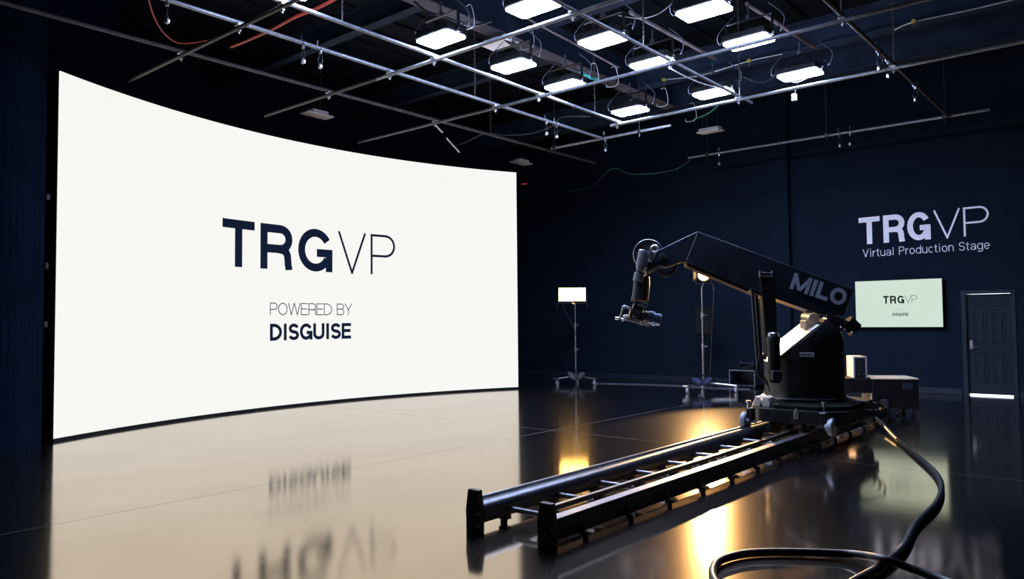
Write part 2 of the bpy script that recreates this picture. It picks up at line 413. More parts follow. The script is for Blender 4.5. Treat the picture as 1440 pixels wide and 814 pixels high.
def base(name, lo, hi, label):
    bm = NB(); box(bm, lo, hi, bev=.006); struct(obj(name, bm, 'base'), label)
base('baseboard_back', (XL, YB-.018, 0), (-7.13, YB, .13), 'navy baseboard left of the pilaster')
base('baseboard_right', (-6.5, YB-.018, 0), (-3.09, YB, .13), 'navy baseboard between pilaster and door')
base('baseboard_corner', (-2.11, YB-.018, 0), (XR, YB, .13), 'navy baseboard right of the door')
base('baseboard_left', (XL, YF, 0), (XL+.018, YB-.02, .13), 'navy baseboard behind the LED screen')

# door
dr = link('door_1', None); ORG[dr] = V((-2.6, YB, 0)); dr.location = ORG[dr]; struct(dr, 'navy six panel door with light under it')
bm = NB()
for lo, hi in (((DX0-.085, YB-.022, 0), (DX0, YB+.02, DZ+.075)), ((DX1, YB-.022, 0), (DX1+.085, YB+.02, DZ+.075)), ((DX0, YB-.022, DZ), (DX1, YB+.02, DZ+.075))): box(bm, lo, hi, bev=.005)
obj('door_frame', bm, 'base', dr)
bm = NB(); box(bm, (DX0+.004, YB+.055, .034), (DX1-.004, YB+.095, DZ-.004)); lf = obj('door_leaf', bm, 'door', dr)
lw = DX1-DX0
for (a, b) in ((.14, .45), (.55, .86)):
    for (z0, z1) in ((.26, .88), (1.02, 1.66), (1.76, 1.93)):
        bm = NB(); x0, x1 = DX0+a*lw, DX0+b*lw
        for lo, hi in (((x0, z0), (x1, z0+.02)), ((x0, z1-.02), (x1, z1)), ((x0, z0), (x0+.02, z1)), ((x1-.02, z0), (x1, z1))):
            box(bm, (lo[0], YB+.043, lo[1]), (hi[0], YB+.056, hi[1]))
        box(bm, (x0+.05, YB+.044, z0+.05), (x1-.05, YB+.056, z1-.05), bev=.009)
        obj('door_panel', bm, 'door', lf)
bm = NB(); box(bm, (DX0+.035, YB+.04, .93), (DX0+.10, YB+.057, 1.12), bev=.006); cyl(bm, (DX0+.067, YB+.04, .98), (DX0+.067, YB-.01, .98), .012); box(bm, (DX0+.055, YB-.02, .968), (DX0+.19, YB, .992), bev=.006)
obj('door_handle', bm, 'steel', lf, label='brushed steel lever handle')
bm = NB(); box(bm, (DX0-.6, YB+.15, -.05), (DX1+.6, YB+1.4, -.002)); hf = struct(obj('floor_hall', bm, 'hall'), 'bright hall floor seen under the door')
bm = NB(); box(bm, (DX0, YB+.0, -.05), (DX1, YB+.15, -.0005)); struct(obj('floor_threshold', bm, 'hall'), 'pale threshold under the door')
hl = bpy.data.lights.new('hall_light', 'AREA'); hl.energy = 160; hl.size = 1.0; hl.color = (.78, .85, 1)
ho = link('hall_light', hl); ho.location = ((DX0+DX1)/2, YB+1.1, 2.2)
# hall enclosure
bm = NB(); box(bm, (DX0-.6, YB+1.4, -.05), (DX1+.6, YB+1.5, 2.6)); box(bm, (DX0-.7, YB+.15, -.05), (DX0-.6, YB+1.5, 2.6)); box(bm, (DX1+.6, YB+.15, -.05), (DX1+.7, YB+1.5, 2.6)); box(bm, (DX0-.7, YB+.15, 2.6), (DX1+.7, YB+1.5, 2.7))
struct(obj('wall_hall', bm, 'hall'), 'white hall walls behind the door')

# ================================================================ LED WALL
ARC_C, ARC_R = (-1.55, 8.83), 11.1      # centre of curvature and radius
HALF = 4.92
A_MAX = math.asin(HALF/ARC_R)
SZ0, SZ1 = .044, 5.11
def arcpt(s, r=ARC_R):      # s = arc length from the middle, growing to the far end
    a = s/ARC_R; return V((ARC_C[0]-r*math.cos(a), ARC_C[1]+r*math.sin(a), 0))
SM = A_MAX*ARC_R
def px_arc(px, py):         # pixel on the screen -> (arc length, height)
    d = ray(px, py); ox, oy = CP.x-ARC_C[0], CP.y-ARC_C[1]
    a = d.x*d.x+d.y*d.y; b = 2*(ox*d.x+oy*d.y); c = ox*ox+oy*oy-ARC_R*ARC_R
    t = (-b+math.sqrt(b*b-4*a*c))/2/a; p = CP+d*t
    return math.asin((p.y-ARC_C[1])/ARC_R)*ARC_R, p.z
led = thing('led_wall', 'huge curved white LED screen wall with dark TRGVP logo', 'screen', (-12.6, 8.83, 0))
def curved(bm, r0_, r1_, z0, z1, s0=-SM, s1=SM, n=64):
    prev = None; first = None
    for i in range(n+1):
        s = s0+(s1-s0)*i/n
        a, b = arcpt(s, r0_), arcpt(s, r1_)
        ring = [bm.verts.new((a.x, a.y, z0)), bm.verts.new((a.x, a.y, z1)), bm.verts.new((b.x, b.y, z1)), bm.verts.new((b.x, b.y, z0))]
        if prev:
            for k in range(4): bm.faces.new((prev[k], prev[(k+1) % 4], ring[(k+1) % 4], ring[k]))
        else: bm.faces.new(ring)
        prev = ring
    bm.faces.new(prev[::-1])
bm = NB(); curved(bm, ARC_R, ARC_R+.02, SZ0, SZ1); obj('display', bm, 'led', led, smooth=30)
bm = NB(); curved(bm, ARC_R+.021, ARC_R+.11, SZ0, SZ1, -SM-.008, SM+.008); cabs = obj('cabinet_back', bm, 'blackm', led)
bm = NB(); curved(bm, ARC_R-.0, ARC_R+.35, 0, SZ0-.004, -SM-.01, SM+.01); obj('plinth', bm, 'blackm', led)
for s in [-SM+.04+k*(2*SM-.08)/10 for k in range(11)]:
    bm = NB()
    for rr in (ARC_R+.14, ARC_R+.42):
        p = arcpt(s, rr); cyl(bm, (p.x, p.y, .05), (p.x, p.y, 5.05), .025, 8)
    for k in range(10):
        p, q = arcpt(s, ARC_R+.14), arcpt(s, ARC_R+.42); z = .3+k*.5
        cyl(bm, (p.x, p.y, z), (q.x, q.y, z), .015, 6); cyl(bm, (p.x, p.y, z), (q.x, q.y, z+.5 if k < 9 else z), .012, 6)
    obj('support_truss', bm, 'black', led)
for z in (1.55, 2.35, 3.3):
    p = arcpt(-SM-.03, ARC_R+.16); bm = NB(); box(bm, (p.x-.12, p.y-.03, z), (p.x+.06, p.y+.02, z+.09), bev=.01); obj('panel_latch', bm, 'dpipe', led)
def surf_led(u, v):
    p = arcpt(u, ARC_R-.004); return V((p.x, p.y, v))
_, zt = px_arc(312.4, 306); zb = [px_arc(334, 375.4)[1], px_arc(523, 385.4)[1]]; zt2 = px_arc(522, 329.2)[1]
ZB_, ZT_ = sum(zb)/2, (zt+zt2)/2
for ch, a, b, s in (('T', 312.4, 357.8, .187), ('R', 366, 411, .187), ('G', 419.2, 467.3, .185), ('V', 475, 514.6, .056), ('P', 521, 555.5, .058)):
    ua, ub = px_arc(a, 345)[0], px_arc(b, 352)[0]
    obj('logo_letter', letter_bm(ch, ua, ub, ZB_, ZT_, s, surf_led), 'ink', led)
u0_, z1_ = px_arc(379.5, 425.4); z0_ = px_arc(379.5, 443)[1]; u1_ = px_arc(494.9, 434)[0]
line_letters('POWERED BY', u0_, u1_, z0_, z1_, .072, surf_led, 'ink', led, 'caption_letter', .05)
u0_, z1_ = px_arc(379.5, 455.1); z0_ = px_arc(379.5, 479.2)[1]; u1_ = px_arc(493.5, 465)[0]
line_letters('DISGUISE', u0_, u1_, z0_, z1_, .20, surf_led, 'ink', led, 'caption_letter', .05)

# dark drape behind the near end of the screen
bm = NB(); prev = None
dpath = smooth_path([(-12.95, 5.3, 0), (-12.65, 4.3, 0), (-12.3, 3.6, 0), (-11.9, 3.5, 0), (-11.42, 3.70, 0), (-11.05, 3.42, 0), (-10.85, 3.0, 0), (-10.75, 2.5, 0)], 16)
for i, q in enumerate(dpath):
    k = .03*math.cos(i*2*PI/30) + .010*math.sin(i*1.9); a, b = bm.verts.new((q.x+k*.83, q.y+k*.55, .0)), bm.verts.new((q.x+k*.83, q.y+k*.55, 7.2))
    if prev: bm.faces.new((prev[0], a, b, prev[1]))
    prev = (a, b)
bmesh.ops.solidify(bm, geom=bm.faces[:], thickness=.012)
tag(obj('stage_drape', bm, 'drape', smooth=60), 'tall navy drape hanging behind the near end of the screen', 'drape')

# ================================================================ WALL SIGN, TV, OUTLETS
sg = thing('wall_sign', 'white TRGVP Virtual Production Stage lettering on navy wall', 'sign', (-3.75, YB, 2.93))
def surf_wall(yy): return lambda u, v: V((u, yy, v))
def solid_letter(ch, u0_, u1_, v0, v1, s, yy, mat, parent, name):
    bm = letter_bm(ch, u0_, u1_, v0, v1, s, lambda u, v: V((u, yy, v+.012*(u+4.9)))); obj(name, bm, mat, parent)
for ch, a, b, s in (('T', 58, 270, .185), ('R', 305, 520, .185), ('G', 548, 783, .185), ('V', 815, 1088, .06), ('P', 1118, 1378, .065)):
    xa, xb = ony(1200+a/7.2, 325, YB).x, ony(1200+b/7.2, 318, YB).x
    solid_letter(ch, xa, xb, 3.205, 3.80, s, YB-.012, 'white', sg, 'logo_letter')
line_letters('Virtual Production Stage', -4.93, -2.53, 2.925, 3.10, .075, lambda u, v: V((u, YB-.012, v+.010*(u+4.9))), 'white', sg, 'caption_letter', .13)

tv = thing('wall_television', 'wall mounted television showing small black logo on pale green', 'television', (-4.225, YB-.1, 1.37))
bm = NB(); box(bm, (-5.085, YB-.135, 1.372), (-3.365, YB-.085, 2.40), bev=.008); obj('bezel', bm, 'black', tv)
bm = NB(); box(bm, (-5.07, YB-.139, 1.387), (-3.38, YB-.1345, 2.386)); obj('display', bm, 'tv', tv)
bm = NB(); box(bm, (-4.5, YB-.086, 1.6), (-3.95, YB, 2.1)); obj('wall_bracket', bm, 'blackm', tv)
def TVx(zx, zy): return ony(1195+zx/9.04, 380+zy/9.04, YB-.14)
for ch, a, b, s in (('T', 425, 497, .2), ('R', 512, 590, .2), ('G', 605, 692, .2), ('V', 703, 780, .05), ('P', 785, 858, .05)):
    obj('logo_letter', letter_bm(ch, TVx(a, 375).x, TVx(b, 372).x, TVx(455, 424).z, TVx(455, 327).z, s, surf_wall(YB-.141)), 'inkblack', tv)
line_letters('POWERED BY', TVx(542, 500).x, TVx(740, 500).x, TVx(640, 516).z, TVx(640, 488).z, .07, surf_wall(YB-.141), 'inkgrey', tv, 'caption_letter', .05)
line_letters('DISGUISE', TVx(542, 560).x, TVx(745, 560).x, TVx(640, 579).z, TVx(640, 541).z, .18, surf_wall(YB-.141), 'inkblack', tv, 'caption_letter', .05)

for px, py, lab in ((1291, 521, 'black wall outlet to the left of the door'), (869, 508, 'black wall outlet between the lit panel and camera crane')):
    p = ony(px, py, YB); t = thing('wall_outlet', lab, 'outlet', (p.x, YB, p.z-.06))
    bm = NB(); box(bm, (p.x-.04, YB-.012, p.z-.065), (p.x+.04, YB, p.z+.065), bev=.004); pl = obj('cover_plate', bm, 'blackm', t)
    for dz in (-.03, .03):
        bm = NB(); box(bm, (p.x-.018, YB-.016, p.z+dz-.017), (p.x+.018, YB-.011, p.z+dz+.017), bev=.003); obj('socket', bm, 'black', t)
p = ony(739, 258, YB); t = thing('alarm_unit', 'small black wall unit with red lights beside the screen edge', 'wall unit', (p.x, YB-.05, p.z-.09))
bm = NB(); box(bm, (p.x-.13, YB-.06, p.z-.09), (p.x+.13, YB, p.z+.09), bev=.01); obj('housing', bm, 'black', t)
M['redled'] = screen_mat('red_indicator', (1, .12, .12), .8)
for k in range(4):
    bm = NB(); box(bm, (p.x-.1+k*.055, YB-.066, p.z-.03), (p.x-.07+k*.055, YB-.058, p.z-.012)); obj('indicator', bm, 'redled', t)

# ================================================================ PIPE GRID
ZG, K = 5.40, 3.82
grid = thing('pipe_grid', 'steel pipe lighting grid hung below the black ceiling', 'lighting grid', (-7, 9, ZG))
PR = .027
AX = {'c': -.763*K, 'd': -1.4015*K, 'e': -2.042*K, 'a': -2.295*K, 'f': -2.694*K}
BY = {'p': 1.317*K, 'q': 1.967*K, 'r': 2.600*K, 's': 3.236*K}
def gpipe(a, b, mat='pipe'):
    bm = NB(); cyl(bm, a, b, PR, 10); return obj('pipe', bm, mat, grid, smooth=40)
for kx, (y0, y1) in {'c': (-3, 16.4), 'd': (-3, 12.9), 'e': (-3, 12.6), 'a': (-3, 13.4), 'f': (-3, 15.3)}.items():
    gpipe((AX[kx], y0, ZG), (AX[kx], y1, ZG), {'c': 'dpipe', 'f': 'dpipe', 'd': 'mpipe'}.get(kx, 'pipe'))  # pipe colours follow how much panel light each one gets
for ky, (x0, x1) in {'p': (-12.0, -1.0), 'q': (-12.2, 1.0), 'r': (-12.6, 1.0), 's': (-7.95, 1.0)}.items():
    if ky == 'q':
        gpipe((x0, BY[ky], ZG-.062), (AX['a']-.3, BY[ky], ZG-.062), 'dpipe'); gpipe((AX['a']-.3, BY[ky], ZG-.062), (x1, BY[ky], ZG-.062), 'pipe')  # one run in two colours: shade painted in left of the panels
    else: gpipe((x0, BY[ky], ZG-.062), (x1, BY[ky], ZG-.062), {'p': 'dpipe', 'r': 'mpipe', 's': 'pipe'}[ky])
for kx, x in AX.items():
    for ky, y in BY.items():
        if ky == 's' and x < -7.9: continue
        if kx in 'de' and y > 12.7: continue
        bm = NB(); box(bm, (x-.045, y-.045, ZG-.05), (x+.045, y+.045, ZG-.012), bev=.008); cyl(bm, (x, y, ZG-.03), (x, y, ZG-.14), .010, 6); cyl(bm, (x-.035, y, ZG-.11), (x+.035, y, ZG-.11), .008, 6)
        obj('cross_clamp', bm, 'steel', grid)
for (x, y) in ((AX['e'], 5.9), (AX['a'], 9.4), (AX['f'], 11.5), (AX['d'], 9.2), (AX['d'], 12.4), (AX['e'], 11.6), (AX['c'], 9.9), (AX['c'], 12.4)):
    bm = NB(); cyl(bm, (x, y, ZG), (x, y, ZC), .008, 6)
    for k in range(26): box(bm, (x-.014, y-.006, ZG+.12+k*.066), (x+.014, y+.006, ZG+.155+k*.066))
    obj('hanger_chain', bm, 'dpipe', grid)

def batten(a, b, label, hang):
    t = thing('pipe_batten', label, 'pipe', ((a[0]+b[0])/2, (a[1]+b[1])/2, a[2]-PR))
    bm = NB(); cyl(bm, a, b, PR, 10); obj('pipe', bm, 'pipe', t, smooth=40)
    for f in hang:
        p = V(a).lerp(V(b), f); bm = NB(); cyl(bm, p, (p.x, p.y, ZC-.02), .006, 6); obj('drop_rod', bm, 'dpipe', t)
        bm = NB(); box(bm, (p.x-.04, p.y-.04, p.z-.04), (p.x+.04, p.y+.04, p.z+.05), bev=.01); cyl(bm, (p.x, p.y, p.z-.04), (p.x, p.y, p.z-.11), .012, 6); obj('clamp', bm, 'black', t)
K1 = 4.267*K; a = onz(968, 222, ZG); b = onz(1392, 154, ZG)
batten((a.x, K1, ZG), (b.x, K1, ZG), 'long steel pipe hung along the wall above the white sign', (.08, .52, .88))
K2 = 3.49*K; a = onz(773.6, 208.3, ZG); b = onz(946, 177.4, ZG)
batten((a.x, K2, ZG), (b.x, K2, ZG), 'short steel pipe hung above the lit stand lamp', (.03, .76))

# ================================================================ OVERHEAD LED PANELS
ZP = ZG+.16
def make_panel():
    t = thing('led_panel', '', 'light', (0, 0, ZP), 'overhead LED panels')
    bm = NB(); box(bm, (-.335, -.21, .02), (.335, .21, .125), bev=.02); h = obj('housing', _sh(bm), 'black', t)
    bm = NB(); box(bm, (-.32, -.195, -.004), (.32, .195, .022))
    es = [e for e in bm.edges if abs(e.verts[0].co.z-e.verts[1].co.z) > .01]
    bmesh.ops.bevel(bm, geom=es, offset=.05, segments=4, affect='EDGES', profile=.5)
    obj('diffuser', _sh(bm), 'panel', t, label='glowing white diffuser')
    bm = NB()
    for k in range(9): box(bm, (-.27+k*.06, -.17, .125), (-.262+k*.06, .17, .16))
    obj('cooling_fins', _sh(bm), 'black', t)
    bm = NB()
    for s in (-1, 1): box(bm, (s*.35-.006, -.025, .03), (s*.35+.006, .025, .34)); cyl(bm, (s*.335, 0, .07), (s*.375, 0, .07), .02, 10)
    box(bm, (-.356, -.025, .33), (.356, .025, .342)); obj('yoke', _sh(bm), 'black', t)
    bm = NB(); cyl(bm, (0, 0, .34), (0, 0, .55), .014, 8); box(bm, (-.03, -.03, .34), (.03, .03, .40), bev=.008); obj('drop_pole', _sh(bm), 'steel', t)
    bm = NB(); tube(bm, smooth_path([(.2, .1, .14), (.35, .2, .22), (.42, .12, .1), (.5, .05, .28), (.3, 0, .5)], 6), .008, 6); obj('power_cable', _sh(bm), 'cord', t)
    bm = NB(); tube(bm, smooth_path([(-.25, .12, .15), (-.4, .22, .25), (-.5, .1, .12), (-.42, -.1, .2), (-.2, 0, .45)], 6), .006, 6); obj('power_cable', _sh(bm), 'cord', t)
    return t
def _sh(bm):
    bmesh.ops.translate(bm, verts=bm.verts, vec=(0, 0, ZP)); return bm
ROWS = [('nearest the big screen', [(428, -16), (620, 56), (722, 94), (795, 122), (886, 157)]),
        ('in the middle', [(750, 11), (848, 58), (918, 91), (1003, 132)]),
        ('farthest from the big screen', [(990, 17), (1053, 60), (1125, 106)])]
ORD = ['first', 'second', 'third', 'fourth', 'fifth']
proto = None
for rn, pts in ROWS:
    for i, (px, py) in enumerate(pts):
        p = onz(px, py, ZP)
        t = proto = make_panel() if proto is None else copy_tree(proto)
        t.location = (p.x, p.y, ZP); t.rotation_euler.z = random.uniform(-.03, .03)
        t['label'] = 'lit overhead LED panel, %s from the top in the row %s' % (ORD[i], rn)

# unlit white ceiling fixtures
def fixture(px, py, z, label, lx, ly, tilt=0):
    p = onz(px, py, z); t = thing('ceiling_fixture', label, 'light fixture', (p.x, p.y, z), 'unlit white ceiling fixtures')
    mm = Matrix.Translation(p) @ Matrix.Rotation(tilt, 4, 'X')
    bm = NB(); box(bm, (-lx/2, -ly/2, 0), (lx/2, ly/2, .03), bev=.008, mtx=mm); obj('reflector', bm, 'fixwhite', t)
    bm = NB(); box(bm, (-lx*.45, -ly*.3, .03), (lx*.45, ly*.3, .10), bev=.012, mtx=mm); obj('ballast_box', bm, 'fixwhite', t)
    bm = NB()
    for s in (-1, 1): cyl(bm, mm @ V((s*lx*.35, 0, .1)), (p.x+s*lx*.35, p.y, ZC-.02), .004, 6)
    obj('hanger_wires', bm, 'dpipe', t)
fixture(446, 163, ZG+.35, 'unlit white ceiling fixture above the middle of the screen', .30, .62)
fixture(733, 230, ZG+.35, 'unlit white ceiling fixture above the far end of the screen', .28, .62)
fixture(702, 63, ZG+.75, 'unlit white square fixture among the lit panels', .55, .40)
fixture(999, 186, ZG+.35, 'unlit white fixture below the last lit panel near the wall', .52, .36, .1)

# pipe clamps with safety cables
def make_hook():
    t = thing('hanging_clamp', '', 'clamp', (0, 0, 0), 'spare clamps hanging from the grid')
    bm = NB(); tube(bm, [(.036*math.cos(a), 0, .036*math.sin(a)+.0) for a in [math.radians(x) for x in range(-60, 241, 20)]], .012, 8)
    box(bm, (-.02, -.018, -.075), (.02, .018, -.03), bev=.005); cyl(bm, (-.05, 0, .05), (-.05, 0, .12), .007, 6); obj('clamp', bm, 'steel', t)
    bm = NB(); tube(bm, smooth_path([(0, 0, -.07), (.035, 0, -.14), (.03, 0, -.21), (0, 0, -.235), (-.03, 0, -.21), (-.035, 0, -.14), (0, 0, -.07)], 5), .005, 6); obj('safety_cable', bm, 'wireblack', t)
    bm = NB(); lathe(bm, [(.008, 0), (.03, .015), (.034, .05), (.018, .085), (.008, .09)], (0, 0, -.29), seg=12); obj('spigot', bm, 'steel', t)
    return t
HK = [(423, 62, 'A', 'a', 'upper spare clamp of the pair hanging above the screen'), (446, 70, 'A', 'a', 'lower spare clamp of the pair hanging above the screen'),
      (231, 2, 'A', 'a', 'spare clamp hanging alone above the near end of the screen'),
      (766, 170, 'A', 'a', 'spare clamp by the short pipe end, left of two'), (782, 174, 'A', 'a', 'spare clamp by the short pipe end, right of two'),
      (1238, 71, 'A', 'c', 'upper spare clamp of the bright pair at top right'), (1250, 83, 'A', 'c', 'lower spare clamp of the bright pair at top right'),
      (1287, 119, 'A', 'c', 'single dark clamp hanging above the long wall pipe'),
      (1011, 215, 'Y', K1, 'spare clamp near the left end of the long wall pipe'), (1181, 188, 'Y', K1, 'left spare clamp in the middle of the long wall pipe'), (1196, 186, 'Y', K1, 'right spare clamp in the middle of the long wall pipe'),
      (851, 194, 'Y', K2, 'spare clamp hanging from the middle of the short pipe')]
hp = None
for px, py, kd, k, lab in HK:
    p = onz(px, py, ZG)
    if kd == 'A': p.x = AX[k]
    else: p.y = k
    t = hp = make_hook() if hp is None else copy_tree(hp)
    t.location = (p.x, p.y, ZG); t['label'] = lab; t.rotation_euler.z = random.uniform(-.4, .4) if kd == 'A' else PI/2+random.uniform(-.4, .4)
    if kd == 'Y': t.location.z = ZG

# conduits and cables overhead
def wire(name, pts, r, mat, label, cat='cable', n=8):
    bm = NB(); tube(bm, smooth_path(pts, n), r, 7); return tag(obj(name, bm, mat, smooth=50), label, cat)
def zp(lst): return [onz(x, y, z) for x, y, z in lst]
wire('conduit', [onz(886, 17, 6.2), onz(1006, 83, 6.2)], .03, 'conduit', 'brown conduit running above the middle row of panels', 'conduit', 1)
wire('conduit', [onz(740, 25, 6.25), onz(870, 95, 6.25)], .018, 'conduit', 'thin brown conduit beside the main ceiling beam', 'conduit', 1)
wire('conduit', [onz(1050, 5, 6.15), onz(1145, 66, 6.15)], .03, 'conduit', 'brown conduit above the row of panels at right', 'conduit', 1)
wire('cable', zp([(208, -6, 5.9), (216, 22, 5.8), (232, 48, 5.75), (256, 61, 5.8), (300, 55, 5.9)]), .011, 'red', 'thin red cable looping down at top left')
wire('cable', zp([(325, 66, 5.75), (352, 55, 5.72), (385, 40, 5.7), (415, 24, 5.7), (445, 12, 5.75), (480, -6, 5.8)]), .022, 'red', 'thick red cable draped below the first lit panel')
wire('cable', [ony(800, 270, YB-.03), ony(826, 264, YB-.2)]+zp([(838, 258, 5.1), (862, 237, 5.3), (888, 245, 5.2), (925, 243, 5.2), (955, 236, 5.3)])+[V((onz(985, 224, ZG).x, K1, ZG+.02))], .007, 'green', 'thin green cable swagging along the wall under the pipes')
wire('cable', zp([(582, 2, 6.1), (600, 16, 6.0), (625, 24, 6.0), (648, 32, 6.0), (668, 36, 6.05), (690, 30, 6.2)]), .02, 'wireblack', 'black cable bundle sagging beside the ceiling beam')
wire('cable', zp([(702, 50, 6.2), (725, 66, 6.1), (752, 82, 6.05), (785, 90, 6.1), (815, 100, 6.15)]), .022, 'wireblack', 'black cable bundle hung along the main beam')
wire('cable', zp([(815, 100, 6.15), (828, 108, 6.05), (845, 114, 6.1)]), .03, 'teal', 'short teal cable bundle taped to the main beam')
wire('cable', zp([(850, 115, 6.1), (875, 130, 6.05), (898, 132, 6.1), (880, 145, 5.95), (868, 153, 5.85)]), .012, 'wireblack', 'black lead running to the last panel by the screen')
wire('cable', zp([(930, 112, 6.2), (985, 106, 6.2), (1053, 86, 6.2), (1100, 76, 6.2)]), .008, 'wirewhite', 'thin white wire crossing between the panels')
wire('cable', zp([(1258, 42, 6.2), (1285, 31, 6.2), (1360, 15, 6.2), (1432, -2, 6.2)]), .008, 'wirewhite', 'thin white wire stretched at the top right')
wire('cable', zp([(1045, 108, 5.8), (1070, 116, 5.65), (1095, 108, 5.7), (1118, 116, 5.5), (1135, 110, 5.55)]), .009, 'wireblack', 'black lead sagging to the rightmost panel')
wire('cable', zp([(975, 168, 5.6), (995, 160, 5.62), (1010, 148, 5.7), (1018, 140, 5.75)]), .012, 'green', 'green lead hanging behind the last panel near the wall')
wire('cable', zp([(870, 22, 6.0), (900, 26, 5.9), (925, 20, 5.95), (945, 5, 6.1)]), .007, 'wirewhite', 'fine looping wire between the top panels')
wire('cable', zp([(940, 95, 5.5), (965, 108, 5.48), (990, 118, 5.48), (1015, 124, 5.55)]), .009, 'wirewhite', 'pale lead following the grid pipe between panels')
wire('cable', zp([(712, 190, 5.5), (745, 188, 5.45), (775, 178, 5.5), (790, 165, 5.6), (830, 164, 5.6)]), .012, 'dpipe', 'grey cable drooping near the short pipe')
wire('cable', zp([(630, 208, 5.6), (655, 200, 5.55), (682, 188, 5.6), (712, 191, 5.55)]), .010, 'dpipe', 'grey cable drooping over the far half of the screen')
for (a, b, lab) in (((612, 175, 5.6), (622, 186, 5.5), 'upper loose grey rod dangling above the screen'), ((628, 194, 5.6), (646, 214, 5.4), 'lower loose grey rod dangling above the screen')):
    wire('dangling_rod', [onz(*a), onz(*b)], .018, 'fixwhite', lab, 'rod', 1)
# bent wire hangers
for (x, y, z, lab) in ((747, 38, 6.2, 'bent white wire hanger near the square fixture'), (663, 8, 6.2, 'bent white wire hanger above the second panel'), (838, 90, 6.2, 'bent white wire hanger over the teal cable'), (866, 95, 6.2, 'bent white wire hanger right of the teal cable'), (936, 125, 6.2, 'bent white wire hanger at the end of the beam'), (976, 146, 5.9, 'bent white wire hanger above the square wall side fixture')):
    p = onz(x, y, z); wire('wire_hanger', [p+V((-.1, 0, .02)), p, p+V((.03, .02, -.30)), p+V((-.12, -.1, -.36)), p+V((-.14, -.1, -.30))], .006, 'wirewhite', lab, 'wire', 4)
for (x, y, lab) in ((1285, 30, 'yellow insulator on the wire at top right'), (1053, 85, 'yellow insulator on the wire between the right panels'), (934, 112, 'yellow insulator on the wire near the beam end')):
    p = onz(x, y, 6.2); t = thing('wire_insulator', lab, 'insulator', (p.x, p.y, p.z-.1)); bm = NB(); box(bm, (p.x-.03, p.y-.03, p.z-.03), (p.x+.03, p.y+.03, p.z+.03), bev=.008); obj('block', bm, 'yellow', t)
    bm = NB(); cyl(bm, (p.x, p.y, p.z-.1), (p.x, p.y, p.z-.03), .012, 6); obj('stem', bm, 'steel', t)
p = onz(1117, 137, 5.3); t = thing('dimmer_box', 'small grey junction box hanging below the rightmost panel', 'box', (p.x, p.y, 5.24))
bm = NB(); box(bm, (p.x-.04, p.y-.03, 5.24), (p.x+.04, p.y+.03, 5.36), bev=.008); obj('case', bm, 'cast', t)
bm = NB(); tube(bm, smooth_path([(p.x, p.y, 5.36), (p.x+.04, p.y, 5.45), tuple(onz(1125, 106, ZP)+V((0, 0, .03)))], 5), .006, 6); obj('lead', bm, 'wireblack', t)

# ================================================================ TRACK
trk = thing('camera_track', 'long black camera track with two rails and steel rungs', 'track', (-3.64, 9.3, 0))
Y0, Y1 = 4.22, 12.75
FX, NX, MX = -3.99, -3.30, -3.50
bm = NB(); cyl(bm, (FX, Y0+.05, .135), (FX, Y1, .135), .085, 28); ft = obj('tube_rail', bm, 'tube', trk, smooth=40)
bm = NB(); box(bm, (FX-.075, Y0+.05, .205), (FX-.045, Y1, .235), bev=.004); obj('running_strip', bm, 'railtop', ft)
bm = NB(); box(bm, (NX-.06, Y0+.05, .05), (NX+.06, Y1, .196), bev=.008); nr = obj('box_rail', bm, 'black', trk)
bm = NB(); box(bm, (NX-.03, Y0+.05, .196), (NX+.058, Y1, .204), bev=.003); obj('running_strip', bm, 'railtop', nr)
bm = NB(); box(bm, (MX-.018, Y0+.25, .165), (MX+.018, Y1, .20), bev=.003); rk = obj('rack_rail', bm, 'black', trk)
bm = NB(); box(bm, (MX-.016, Y0+.25, .20), (MX+.016, Y1, .205)); obj('running_strip', bm, 'railtop', rk)
yy = Y0+.36
while yy < Y1-.1:
    bm = NB(); cyl(bm, (FX+.06, yy, .115), (NX-.05, yy, .115), .021, 10); rg = obj('rung', bm, 'pipe', trk, smooth=40)
    bm = NB(); box(bm, (MX-.04, yy-.035, .085), (MX+.04, yy+.035, .165), bev=.008); cyl(bm, (MX-.06, yy, .12), (MX-.02, yy, .15), .014, 8); obj('rung_clamp', bm, 'black', rg)
    bm = NB(); box(bm, (NX+.058, yy-.03, .03), (NX+.075, yy+.03, .12), bev=.004); cyl(bm, (NX+.09, yy, 0), (NX+.09, yy, .06), .022, 10); cyl(bm, (NX+.07, yy, .085), (NX+.088, yy, .085), .012, 8); obj('levelling_foot', bm, 'black', trk)
    bm = NB(); cyl(bm, (FX, yy, 0), (FX, yy, .06), .03, 10); box(bm, (FX-.03, yy-.03, .03), (FX+.05, yy+.03, .06)); obj('levelling_foot', bm, 'black', trk)
    yy += .62
for X in (FX, NX):
    for Yp, sgn in ((Y0, 1), (Y1+.05, -1)):
        bm = NB()
        prism(bm, [(X-.07, Yp, 0), (X+.075, Yp, 0), (X+.075, Yp, .16), (X+.055, Yp, .315), (X-.05, Yp, .315), (X-.07, Yp, .16)], (0, .05, 0), bev=.006)
        ep = obj('end_plate', bm, 'black', trk)
        if sgn > 0:
            bm = NB()
            for q in ((X+.06, .05), (X+.06, .14), (X-.05, .13)): cyl(bm, (q[0], Yp-.006, q[1]), (q[0], Yp+.002, q[1]), .008, 8)
            obj('bolt', bm, 'steel', ep)

# ================================================================ MOTION CONTROL RIG
AXIS = V((-3.6, 10.3, 0)); D = V((-.8, -.6, 0)); N = V((.6, -.8, 0)); Z = V((0, 0, 1))
def mp(px, py, off=0.0):      # point of the arm plane (off metres towards the viewer)
    return onpl(px, py, AXIS+N*off, N)
rig = thing('camera_crane', 'large black motion control camera crane with MILO lettering on boom', 'camera crane', (-3.6, 10.3, .2))
